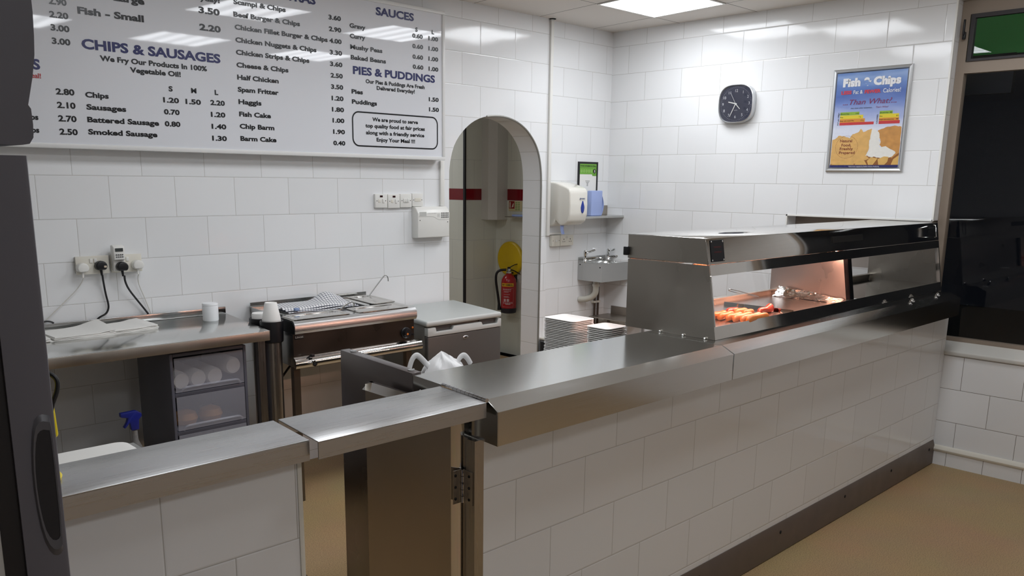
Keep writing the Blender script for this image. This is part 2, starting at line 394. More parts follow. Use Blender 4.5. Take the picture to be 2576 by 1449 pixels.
struct('trim_1', MB().tube([(p[0], -.002, p[1]) for p in arch[16:]] + [(3.274, -.002, 0.0)], .0065, 8), mat('edge_strip_grey', (150, 148, 142), .4, .5), 'grey edging strip on the arch')
struct('wall_right', MB().prism([(.036, 0), (.036, CEIL), (-2.385, CEIL), (-2.385, 1.432), (-1.478, 1.432), (-1.478, 1.12), (-2.385, 1.12), (-2.385, 0)], 'x', XC, 4.32), TILE_C, 'white tiled wall with the clock')
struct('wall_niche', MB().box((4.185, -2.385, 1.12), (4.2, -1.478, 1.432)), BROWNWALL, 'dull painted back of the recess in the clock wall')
struct('trim_2', MB().box((XC - .004, -2.385, 1.428), (XC + .01, -1.472, 1.437)).box((XC - .004, -1.481, 1.12), (XC + .01, -1.472, 1.437)).box((XC - .004, -2.389, 1.43), (XC + .01, -2.379, CEIL)), WHITE, 'white corner bead of the clock wall')
# window side
struct('wall_window', MB().prism([(XC, 0), (4.32, 0), (4.32, .735), (4.15, .735), (XC, .69), (XC, .64)], 'y', -2.40, -3.72), TILE_W, 'low tiled wall under the window')
struct('trim_3', MB().prism([(XC - .012, .668), (XC - .012, .688), (XC - .004, .695), (4.155, .742), (4.155, .72), (XC, .664)], 'y', -2.386, -3.72, .003), mat('sill_tile', (206, 204, 198), .25), 'sloping tiled window sill')
struct('baseboard_right', MB().box((XC - .012, -2.5, 0), (XC, -3.72, .085)), TILE_B, 'skirting tiles under the window')
struct('trim_4', MB().prism([(XC - .02, .085), (XC - .024, .098), (XC - .014, .114), (XC, .12), (XC, .085)], 'y', -2.5, -3.72, .002), WHITE2, 'rounded capping over the skirting tiles')
struct('wall_shopfront', MB().box((XC, -3.72, 0), (4.32, -6.2, CEIL)).box((XC, -2.386, 2.64), (4.32, -3.72, CEIL)), TILE_Y, 'wall beyond the window')
win = struct('window_1', MB().box((4.145, -2.386, .735), (4.195, -2.432, 2.64)).box((4.145, -3.67, .735), (4.195, -3.72, 2.64)).box((4.145, -2.432, 2.25), (4.195, -3.67, 2.312)).box((4.145, -2.432, 2.562), (4.195, -3.67, 2.64)).box((4.145, -2.432, .735), (4.195, -3.67, .758)), WINFRAME, 'beige window frame with a top light')
part('pane', MB().box((4.166, -2.432, .758), (4.170, -3.67, 2.25)), CLR, win, 'large dark pane')
sash = part('top_light', MB().box((4.135, -2.44, 2.312), (4.165, -2.462, 2.562)).box((4.135, -3.645, 2.312), (4.165, -3.66, 2.562)).box((4.135, -2.462, 2.312), (4.165, -3.645, 2.325)).box((4.135, -2.462, 2.54), (4.165, -3.645, 2.562)), mat('dark_sash', (46, 42, 44), .5), win)
part('pane', MB().box((4.15, -2.462, 2.325), (4.153, -3.645, 2.54)), CLR, sash)
part('handle', MB().box((4.118, -2.408, 2.43), (4.135, -2.424, 2.47), .003).box((4.106, -2.411, 2.45), (4.12, -2.421, 2.535), .004), BLACK, win, 'black window latch')
struct('wall_left', MB().box((-3.2, -6.2, 0), (-3.1, 3.2, CEIL)), TILE_Y)
struct('wall_front', MB().box((-3.2, -6.2, 0), (4.3, -6.1, CEIL)), TILE_X)
# hall behind the arch
struct('wall_hall', MB().box((4.005, 1.65, 0), (4.5, 1.75, CEIL)), TILE_H, 'dim tiled wall with a red band seen through the arch')
struct('wall_hall_side', MB().box((4.40, .18, 0), (4.5, 1.65, CEIL)), TILE_HY, 'side wall with a red band seen through the arch')
struct('wall_hall_return', MB().box((4.006, 1.751, 0), (4.10, 3.2, CEIL)), TILE_HY, 'bright tiled wall with a red band at the left of the arch')
struct('trim_5', MB().box((3.994, 1.640, 0), (4.012, 1.662, CEIL)), BLACK, 'black corner strip in the hall')
struct('wall_hall_end', MB().box((-3.2, 3.1, 0), (4.1, 3.2, CEIL)), TILE_X)
struct('ceiling_hall', MB().box((-3.2, .18, CEIL), (4.5, 3.2, CEIL + .05)), mat('hall_ceiling', (206, 202, 194), .8))
struct('trim_6', MB().prism([(4.21, 1.65), (4.21, 1.56), (4.27, 1.50), (4.40, 1.50), (4.40, 1.65)], 'z', 1.275, CEIL), mat('boxing_white', (214, 210, 202), .6), 'white pipe boxing in the hall corner')
struct('ground', MB().quad((4.33, -9, -.05), (12, -9, -.05), (12, 4, -.05), (4.33, 4, -.05)), mat('tarmac', (40, 40, 42), .9), 'dark street outside')
# ceiling lights ----------------------------------------------------
def _diff():
    m, nt, b = nodes('lit_diffuser'); tc = nt.nodes.new('ShaderNodeTexCoord'); sx = nt.nodes.new('ShaderNodeSeparateXYZ'); nt.links.new(tc.outputs['Object'], sx.inputs[0])
    a = nt.nodes.new('ShaderNodeMath'); a.operation = 'MULTIPLY'; a.inputs[1].default_value = 2 * math.pi / .145; nt.links.new(sx.outputs[0], a.inputs[0])
    c = nt.nodes.new('ShaderNodeMath'); c.operation = 'COSINE'; nt.links.new(a.outputs[0], c.inputs[0])
    s = nt.nodes.new('ShaderNodeMath'); s.operation = 'MULTIPLY_ADD'; s.inputs[1].default_value = -.28 * PANEL_STRENGTH; s.inputs[2].default_value = PANEL_STRENGTH; nt.links.new(c.outputs[0], s.inputs[0])
    b.inputs['Base Color'].default_value = (.8, .8, .8, 1); b.inputs['Emission Color'].default_value = lin((246, 250, 255)); nt.links.new(s.outputs[0], b.inputs['Emission Strength']); return m
DIFF = _diff()
PC = (3.431, -.855)
L0 = thing('ceiling_light', 'square lit ceiling panel nearest the corner by the clock wall', 'ceiling light', (PC[0], PC[1], CEIL), 'square ceiling light panels')
def _pl(c):
    f = MB()
    for a, b_ in (((-.298, -.298), (.298, -.283)), ((-.298, .283), (.298, .298)), ((-.298, -.283), (-.283, .283)), ((.283, -.283), (.298, .283))):
        f.box((c[0] + a[0], c[1] + a[1], CEIL - .006), (c[0] + b_[0], c[1] + b_[1], CEIL - .0005))
    return f.move(shear(SKEW, c[1]))
part('frame', _pl(PC), WHITE, L0)
part('diffuser', MB().quad((PC[0] - .283, PC[1] + .283, CEIL - .004), (PC[0] + .283, PC[1] + .283, CEIL - .004), (PC[0] + .283, PC[1] - .283, CEIL - .004), (PC[0] - .283, PC[1] - .283, CEIL - .004)).move(shear(SKEW, PC[1])), DIFF, L0, 'glowing diffuser', loc=(PC[0], PC[1], CEIL - .004), flat=True)
for x, y, l in LIGHTS: dup(L0, (x, y, CEIL), l)

# ---------------------------------------------------------------- serving counter
def sheet(poly_out, t):  # open profile -> closed band of thickness t (points in order, offset to the left side)
    P = [Vector(p) for p in poly_out]; N = []
    for i in range(len(P)):
        a = (P[i] - P[i - 1]).normalized() if i else (P[1] - P[0]).normalized(); c = (P[i + 1] - P[i]).normalized() if i < len(P) - 1 else a
        n = Vector((-(a + c).y, (a + c).x)); n.normalize(); k = max(.4, n.dot(Vector((-a.y, a.x)))); N.append(P[i] + n * t / k)
    return [tuple(p) for p in P] + [tuple(p) for p in N[::-1]]
ctr = thing('serving_counter', 'long white tiled serving counter with a steel kick plate, right of the open gate', 'counter', (2.2, YK, 0))
part('tiled_front', MB().box((.392, YK, .10), (XC - .002, -2.25, .918)), TILE_K, ctr, 'white brick-bonded tiles')
part('corner_strip', MB().box((.357, YK - .006, .01), (.3915, YK + .03, .918)), STEELV, ctr, 'steel corner strip by the gate')
part('end_post', MB().box((.365, YK + .031, .01), (.3915, -2.25, .918)), STEELV, ctr)
part('back_panel', MB().box((.42, -2.2495, .02), (XC - .01, -2.243, .918)), mat('dark_back_panel', (62, 56, 52), .5), ctr, 'dark rear panel')
kp = part('kick_plate', MB().prism([(YK - .004, 0), (YK - .012, .004), (YK - .012, .118), (YK - .003, .147), (YK, .147), (YK, 0)], 'x', .393, XC - .015), mat('dull_kick_steel', (120, 110, 104), .5, .7, rvar=.1, vscale=5), ctr, 'dull steel kick plate')
for x in (1.55, 2.2, 2.85, 3.42, 3.97): part('screw', MB().lathe([(.0, -.016), (.007, -.015), (.008, -.012)], (x, YK, .118), 'y', 10).move(lambda v: v), DARK, kp) if False else part('screw', MB().sphere((x, YK - .013, .105), .008, 1, .35, 1, 10), DARK, kp)
def top_profile(yf, yb, zt, drop, run, apron):
    return [(yb, zt), (yf + run, zt), (yf, zt - drop), (yf, zt - apron)]
def steel_top(name, label, x0, x1, prof, skew=0, capl=False, capr=False, m=STEEL):
    t = thing(name, label, 'worktop', ((x0 + x1) / 2, prof[1][0], ZT))
    sk = (lambda v: (v.x + (skew * (v.y + 2.573) / .36 * max(0, 1 - (v.x - x0) / .5) if skew else 0), v.y, v.z))
    sh = [(p[0], p[1]) for p in prof]
    part('plate', MB().prism(sheet(sh, .003), 'x', x0, x1).move(sk), m, t, ang=8)
    e = [sh[0], sh[1], sh[2], sh[3], (sh[3][0] + .004, sh[3][1]), (sh[0][0], sh[3][1])]
    if capl: part('end_cap', MB().prism(e, 'x', x0 - .0035, x0 - .0005).move(sk), m, t)
    if capr: part('end_cap', MB().prism(e, 'x', x1 + .0005, x1 + .0035), m, t)
    return t
PROF = top_profile(-2.622, -2.205, ZT, .026, .052, .123)
w1 = steel_top('steel_worktop', 'brushed steel counter top with sloped front edge, empty section next to the flap', .376, 1.566, PROF, .03, True)
part('rivet', MB().sphere((.386, -2.262, 1.005), .006, .5, 1, 1, 10), CHROME, w1)
w2 = steel_top('steel_worktop', 'steel counter top section under the heated display cabinet', 1.573, 3.945, PROF, 0, False, True)
for x, y in ((3.377, -2.572), (3.735, -2.572)):
    solo('dome_nut', MB().lathe([(.015, 0), (.015, .006), (.009, .008), (.009, .014), (.004, .018), (0, .018)], (x, y, ZT), n=14), CHROME, 'shiny fixing nut on the counter ledge, %s' % ('further from the window' if x < 3.5 else 'right beside the window'), 'nut', 'fixing nuts on the counter ledge', (x, y, ZT))
# the low partition and worktable behind
P_ = [(.404, -2.2), (.44, -1.745), (.478, -1.745), (.44, -2.2)]
pt = thing('partition_panel', 'steel end panel behind the counter, darkened as if shaded, with two top screws', 'panel', (.43, -2.0, 0), kind='thing')
part('panel', MB().hexa(P_, 0.0, 1.048, .002), mat('shaded_panel_steel', (128, 121, 120), .3, 1.0, rvar=.05, vscale=4), pt)  # base colour darkened to stand in for weak light on this face
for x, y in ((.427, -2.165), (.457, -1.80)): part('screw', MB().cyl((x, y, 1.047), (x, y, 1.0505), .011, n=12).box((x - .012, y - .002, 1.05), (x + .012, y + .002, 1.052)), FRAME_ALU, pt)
wt = thing('work_table', 'steel work table hidden behind the serving counter', 'table', (1.4, -1.85, 0))
part('table_top', MB().prism([(.5, -2.195), (2.35, -2.195), (2.35, -1.46), (1.62, -1.46), (1.62, -1.78), (.5, -1.78)], 'z', .775, .80, .002), STEEL, wt)
for x, ys in ((.55, (-2.15, -1.83)), (2.3, (-2.15, -1.51))):
    for y in ys: part('leg', MB().box((x - .02, y - .02, 0), (x + .02, y + .02, .775)), STEELV, wt)
# hinged flap
fl = thing('counter_flap', 'narrow hinged steel flap bridging the gate opening', 'counter flap', (.1, -2.48, 1.02))
FB = [(-.174, -2.594), (.352, -2.594), (.376, -2.368), (-.150, -2.368)]
part('flap_top', MB().hexa(FB, ZT - .003, ZT, .0012), FLAPST, fl)
part('front_lip', MB().hexa([(-.174, -2.594), (.352, -2.594), (.352, -2.591), (-.174, -2.591)], ZT - .043, ZT - .003), FLAPST, fl)
part('back_lip', MB().hexa([(-.150, -2.371), (.376, -2.371), (.376, -2.368), (-.150, -2.368)], ZT - .043, ZT - .003), FLAPST, fl)
part('end_lip', MB().hexa([(.349, -2.591), (.352, -2.591), (.3755, -2.371), (.3725, -2.371)], ZT - .043, ZT - .003), STEELY, fl)
hg = MB(); n = 11
for i in range(n):
    a, c = i / n, (i + .94) / n; p = lambda t: (.3615 + .026 * t, -2.586 + .22 * t, ZT + .002)
    hg.cyl(p(a), p(c), .0062, n=10)
part('piano_hinge', hg, CHROME, fl, 'shiny piano hinge')
# left low counter
lc = thing('side_counter', 'white tiled side counter left of the gate, partly behind the grey door', 'counter', (-.8, YK, 0))
part('tiled_front', MB().box((-2.6, YK, 0), (-.2, -2.40, .995)), TILE_L, lc)
part('edge_trim', MB().box((-.1995, YK - .003, 0), (-.187, -2.40, .995), .002), WHITE2, lc)
lt = thing('steel_worktop', 'steel top of the side counter left of the flap', 'worktop', (-.8, -2.47, 1.02))
LB = [(-2.6, -2.568), (-.182, -2.568), (-.163, -2.368), (-2.6, -2.368)]
part('plate', MB().hexa(LB, ZT - .003, ZT, .0012), FLAPST, lt)
part('front_lip', MB().box((-2.6, -2.568, ZT - .05), (-.182, -2.565, ZT - .003)), FLAPST, lt)
part('end_lip', MB().hexa([(-.185, -2.5645), (-.182, -2.5645), (-.163, -2.371), (-.166, -2.371)], ZT - .05, ZT - .003), STEELY, lt)
# gate leaf standing open
g = thing('counter_gate', 'steel half-height gate standing open against the end of the counter', 'gate', (.33, -2.5, 0))
def leaf(z0, z1):
    return MB()
part('leaf', MB().box((.330, -2.470, .05), (.366, -2.052, .978)), mat('gate_steel', (182, 172, 160), .36, 1.0, rvar=.06, vscale=4), g)
part('folded_edge', MB().prism([(.330, .978), (.366, .978), (.366, .999), (.356, .999)], 'y', -2.487, -2.035), POLISH, g, 'bevelled top fold')
part('folded_edge', MB().prism([(.330, -2.470), (.366, -2.470), (.366, -2.487), (.356, -2.487)], 'z', .05, .999), POLISH, g, 'bevelled hinge side fold')
part('folded_edge', MB().prism([(.330, -2.052), (.356, -2.035), (.366, -2.035), (.366, -2.052)], 'z', .05, .999), POLISH, g, 'bevelled far side fold')
for z in (.775, .31):
    h = part('hinge', MB().box((.322, -2.4905, z - .05), (.352, -2.488, z + .05)).box((.3535, -2.536, z - .05), (.3565, -2.500, z + .05)), STEELV, g, 'steel butt hinge')
    kn = MB()
    for i in range(5): kn.cyl((.354, -2.494, z - .05 + i * .0202), (.354, -2.494, z - .05 + i * .0202 + .0185), .0055, n=10)
    part('knuckle', kn, CHROME, h)
    for dz in (-.035, 0, .035): part('screw', MB().sphere((.330, -2.4915, z + dz), .0045, 1, .4, 1, 8), DARK, h); part('screw', MB().sphere((.3525, -2.522, z + dz), .0045, .4, 1, 1, 8), DARK, h)
# ---------------------------------------------------------------- heated display cabinet
X0, X1 = 1.629, 3.995
hc = thing('heated_display_cabinet', 'long polished steel heated food cabinet with glass fronts on the counter', 'food display cabinet', (2.8, -2.28, ZT))
YT = lambda z: -2.502 + (z - 1.043) / (1.43 - 1.043) * .064     # the sloping front plane
side = [(YT(1.044), 1.044), (-2.072, 1.044), (-2.07, 1.325), (YT(1.325), 1.325)]
part('side_panel', MB().prism(side, 'x', X0, X0 + .004), SATIN, hc, 'smeared satin steel end panel')
part('side_panel', MB().prism(side, 'x', X1 - .004, X1), SATIN, hc)
hood = [(YT(1.3285), 1.3285), (-2.068, 1.3285), (-2.066, 1.427), (YT(1.427), 1.427)]
part('hood', MB().prism(hood, 'x', X0 - .001, X1 + .001, .002), POLISH, hc, 'mirror-bright steel hood')
part('hood_end', MB().prism([(hood[0][0] + .004, 1.331), (-2.072, 1.331), (-2.07, 1.424), (hood[3][0] + .004, 1.424)], 'x', X0 - .0025, X0 - .0012), SATIN, hc)
part('upper_rail', MB().prism([(YT(1.286) - .0005, 1.286), (YT(1.286) + .003, 1.286), (YT(1.327) + .003, 1.327), (YT(1.327) - .0005, 1.327)], 'x', X0 + .005, X1 - .005), POLISH, hc)
part('lower_rail', MB().prism([(YT(1.044) - .0005, 1.044), (YT(1.044) + .003, 1.044), (YT(1.093) + .003, 1.093), (YT(1.093) - .0005, 1.093)], 'x', X0 + .001, X1 - .001), POLISH, hc)
def post(a, b, m, nm, lab=None): part(nm, MB().prism([(YT(1.0935) - .0005, 1.0935), (YT(1.0935) + .02, 1.0935), (YT(1.2855) + .02, 1.2855), (YT(1.2855) - .0005, 1.2855)], 'x', a, b), m, hc, lab)
post(X0 + .005, X0 + .012, POLISH, 'post'); post(2.812, 2.853, mat('dark_post', (40, 38, 40), .2, .8), 'post', 'dark middle post'); post(X1 - .012, X1 - .005, POLISH, 'post')
for a, b in ((X0 + .0125, 2.8115), (2.8535, X1 - .0125)):
    part('glass_pane', MB().prism([(YT(1.094) + .006, 1.094), (YT(1.094) + .009, 1.094), (YT(1.285) + .009, 1.285), (YT(1.285) + .006, 1.285)], 'x', a, b), CLR, hc)
part('tray_floor', MB().box((X0 + .005, -2.492, 1.070), (2.811, -2.085, 1.080)), TRAYM, hc, 'perforated tray')
part('tray_floor', MB().box((2.854, -2.492, 1.070), (X1 - .005, -2.085, 1.080)), POLISH, hc, 'unlit tray')
part('divider_panel', MB().prism([(YT(1.05) + .02, 1.046), (-2.075, 1.046), (-2.072, 1.3275), (YT(1.3275) + .02, 1.3275)], 'x', 2.8125, 2.8525), mat('warm_steel', (214, 202, 196), .3, 1.0, rvar=.05, vscale=5), hc)
for a, b in ((X0 + .005, 2.811), (2.854, X1 - .005)):
    part('back_rail', MB().box((a, -2.084, 1.046), (b, -2.076, 1.100), .002).box((a, -2.10, 1.10), (b, -2.07, 1.106), .002), SATIN, hc)
part('added_lamp_screen', MB().box((X0 + .005, -2.076, 1.284), (X1 - .005, -2.073, 1.3275)), SATIN, hc)  # added strip that hides the heat lamp from the kitchen side
part('tray_divider', MB().prism([(2.255, 1.0802), (2.262, 1.0802), (2.262, 1.098), (2.259, 1.098)], 'y', -2.49, -2.15), POLISH, hc)
part('lamp_reflector', MB().prism([(-2.40, 1.3275), (-2.42, 1.300), (-2.417, 1.298), (-2.395, 1.3245), (-2.345, 1.3245), (-2.323, 1.298), (-2.32, 1.300), (-2.34, 1.3275)], 'x', 1.70, 2.80), POLISH, hc)
part('heat_lamp', MB().cyl((1.74, -2.37, 1.306), (2.785, -2.37, 1.306), .006, n=10), emit('hot_quartz_tube', (255, 190, 164), HEAT), hc, 'glowing quartz heat lamp')
fo = MB().grid(lambda u, v: (2.808 - (.006 + .06 * v + .008 * math.sin(9 * u)) + random.uniform(-.003, .003), -2.47 + .34 * u, 1.0815 + (1 - v) ** 1.5 * (.012 + .034 * u) + random.uniform(0, .004)), 40, 12, .0012)
part('sign_plate', MB().prism([(YT(1.338) - .0035, 1.338), (YT(1.338) - .001, 1.338), (YT(1.42) - .001, 1.42), (YT(1.42) - .0035, 1.42)], 'x', 1.646, 1.737), BLACK, hc, 'small black plate with four screws')
ri = MB()
for k, (z, n, l) in enumerate(((1.391, 7, .05), (1.372, 9, .052))):
    for i_ in range(n): ri.quad(*[(1.667 + l * i_ / n + dx, YT(z + dz) - .0039, z + dz) for dx, dz in ((0, 0), (l / n * .7, 0), (l / n * .7, .005), (0, .005))])
part('worn_lettering', ri, mat('worn_red_ink', (74, 22, 24), .6), hc, 'worn red lettering too faint to read')
pl = MB()
for x in (1.652, 1.731):
    for z in (1.344, 1.414): part('plate_screw', MB().sphere((x, YT(z) - .004, z), .0035, 1, .5, 1, 8), CHROME, hc)

part('name_plate', MB().prism([(YT(1.368) - .003, 1.368), (YT(1.368) - .001, 1.368), (YT(1.396) - .001, 1.396), (YT(1.396) - .003, 1.396)], 'x', 2.665, 2.99), mat('dark_metal_plate', (70, 68, 66), .35, .8), hc, 'dull metal plate')
part('hood_handle', MB().tube([(3.925, YT(1.415) - .002, 1.415), (3.925, YT(1.41) - .012, 1.412), (3.928, YT(1.35) - .012, 1.350), (3.928, YT(1.345) - .002, 1.347)], .003, 8), CHROME, hc)
part('back_knob', MB().box((X0 - .02, -2.078, 1.34), (X0 - .003, -2.058, 1.375), .003), BLACK, hc)
bolts = MB()
for y in (-2.46, -2.36, -2.25): part('base_bolt', MB().sphere((X0 - .006, y, ZT + .004), .006, 1, 1, .7, 8), CHROME, hc)
part('inner_upright', MB().box((3.40, -2.10, 1.106), (3.412, -2.088, 1.327)).box((3.38, -2.11, 1.106), (3.47, -2.08, 1.11)), POLISH, hc)
solo('foil_sheet', fo, FOIL, 'crumpled foil strip along the warm divider inside the cabinet', 'foil', loc=(2.75, -2.3, 1.081))
# food and tools inside
def sausage(a, b, r, bend, m, label, bulge=0):
    a, b = Vector(a), Vector(b); d = b - a; s = Vector((-d.y, d.x, 0)).normalized(); pts = []; N = 12; mb = MB()
    bmv = bmesh.new(); rings = []
    for i in range(N + 1):
        t = i / N; rr = r * math.sqrt(max(0.0, 1 - (2 * t - 1) ** 8)) * (1 + .06 * math.sin(7 * t + r * 900)) + (bulge * max(0, t - .7) * 3 if bulge else 0)
        c = a + d * t + s * bend * math.sin(math.pi * t); c.z = 1.0812 + max(rr, .002) * .96
        rings.append([bmv.verts.new(c + s * rr * math.cos(2 * math.pi * k / 14) + Vector((0, 0, 1)) * rr * math.sin(2 * math.pi * k / 14)) for k in range(14)])
    for i in range(N):
        for k in range(14): bmv.faces.new((rings[i][k], rings[i][(k + 1) % 14], rings[i + 1][(k + 1) % 14], rings[i + 1][k]))
    bmesh.ops.remove_doubles(bmv, verts=bmv.verts[:], dist=1e-5); bmesh.ops.recalc_face_normals(bmv, faces=bmv.faces[:]); mb._merge(bmv)
    return solo('sausage', mb, m, label, 'sausage', 'sausages in the heated cabinet', tuple((a + b) / 2 * 1) , ang=80)
ords = ['first golden sausage, at the left end of the front row', 'second golden sausage from the left in the front row', 'third golden sausage from the left in the front row', 'fourth golden sausage from the left in the front row', 'fifth golden sausage from the left in the front row', 'sixth golden sausage, nearest the cabinet glass']
for i, (p, q) in enumerate([((1.846, -2.342), (1.985, -2.325)), ((1.85, -2.377), (1.992, -2.358)), ((1.856, -2.410), (2.0, -2.390)), ((1.858, -2.441), (2.035, -2.420)), ((1.868, -2.468), (2.06, -2.449)), ((1.876, -2.4905 + .002), (2.066, -2.478))]):
    sausage((p[0], p[1], 1.1), (q[0], q[1], 1.1), .0145, .004 if i % 2 else -.003, SAUS, ords[i])
for i, (p, q, l) in enumerate([((2.012, -2.315), (2.12, -2.305), 'browned sausage at the back of the tray, furthest from the glass'), ((2.018, -2.350), (2.135, -2.338), 'browned sausage in the second row, behind the third front one'), ((2.03, -2.384), (2.12, -2.376), 'shorter browned sausage in the second row beside the red saveloy')]):
    sausage((p[0], p[1], 1.1), (q[0], q[1], 1.1), .0135, .004, SAUS_D if i == 0 else SAUS, l)
sausage((2.135, -2.395, 1.1), (2.235, -2.40, 1.1), .013, .008, SAUS_D, 'dark red saveloy with a swollen end behind the front row', .014)
tg = MB()
for s in (-1, 1): tg.tube([(2.12, -2.14 + s * .002, 1.165), (2.105, -2.14 + s * .012, 1.14), (2.10, -2.14 + s * .018, 1.10), (2.085, -2.145 + s * .02, 1.084)], .004, 8, 2, flat=2.2)
solo('serving_tongs', tg, POLISH, 'steel serving tongs leaning at the back left inside the cabinet', 'tongs', loc=(2.1, -2.14, 1.085))
solo('wire_scoop', MB().tube([(2.60, -2.12, 1.09), (2.47, -2.045, 1.118), (2.455, -2.05, 1.128), (2.465, -2.06, 1.130), (2.60, -2.135, 1.09)], .0022, 6, 2), CHROME, 'thin looped wire handle at the back of the lit cabinet bay', 'scoop', loc=(2.55, -2.1, 1.083))
solo('wire_hook', MB().tube([(2.90, -2.09, 1.106), (2.90, -2.09, 1.20), (2.905, -2.09, 1.225), (2.935, -2.09, 1.222), (2.938, -2.09, 1.20)], .003, 6, 1), CHROME, 'small bent wire hook in the unlit cabinet bay', 'hook', loc=(2.90, -2.09, 1.106))
solo('paper_slip', MB().box((2.86, -2.47, 1.0805), (2.98, -2.40, 1.0815)), PAPER, 'white paper slip on the unlit tray', 'paper')

# ---------------------------------------------------------------- menu board
YB = -.08
mb_ = thing('menu_board', 'long glossy white menu board with navy headings and prices, over the prep counter', 'menu board', (.7, -.04, 2.2))
BX0, BX1, BZ0, BZ1 = -2.2, 2.318, 1.752, 2.624
part('backing', MB().box((BX0 + .01, -.002, BZ0 + .008), (BX1 - .01, YB + .012, BZ1 - .008)), BFRAME, mb_)
part('panel', MB().box((BX0 + .012, YB + .012, BZ0 + .012), (BX1 - .012, YB + .001, BZ1 - .012)), BOARD, mb_, 'glossy printed face')
fr = MB()
for a, c in (((BX0, BZ0), (BX1, BZ0 + .021)), ((BX0, BZ1 - .021), (BX1, BZ1)), ((BX0, BZ0 + .021), (BX0 + .021, BZ1 - .021)), ((BX1 - .021, BZ0 + .021), (BX1, BZ1 - .021))):
    fr.box((a[0], YB - .006, a[1]), (c[0], -.012, c[1]), .003)
part('frame', fr, BFRAME, mb_)
CAPS = {'p': (.0262, .034), 'f': (.0300, .04), 'H': (.0430, .036), 'H2': (.0430, .034), 's': (.0239, .036), 'i': (.0240, .036), 's2': (.0217, .03), 'r': (.0200, .02)}
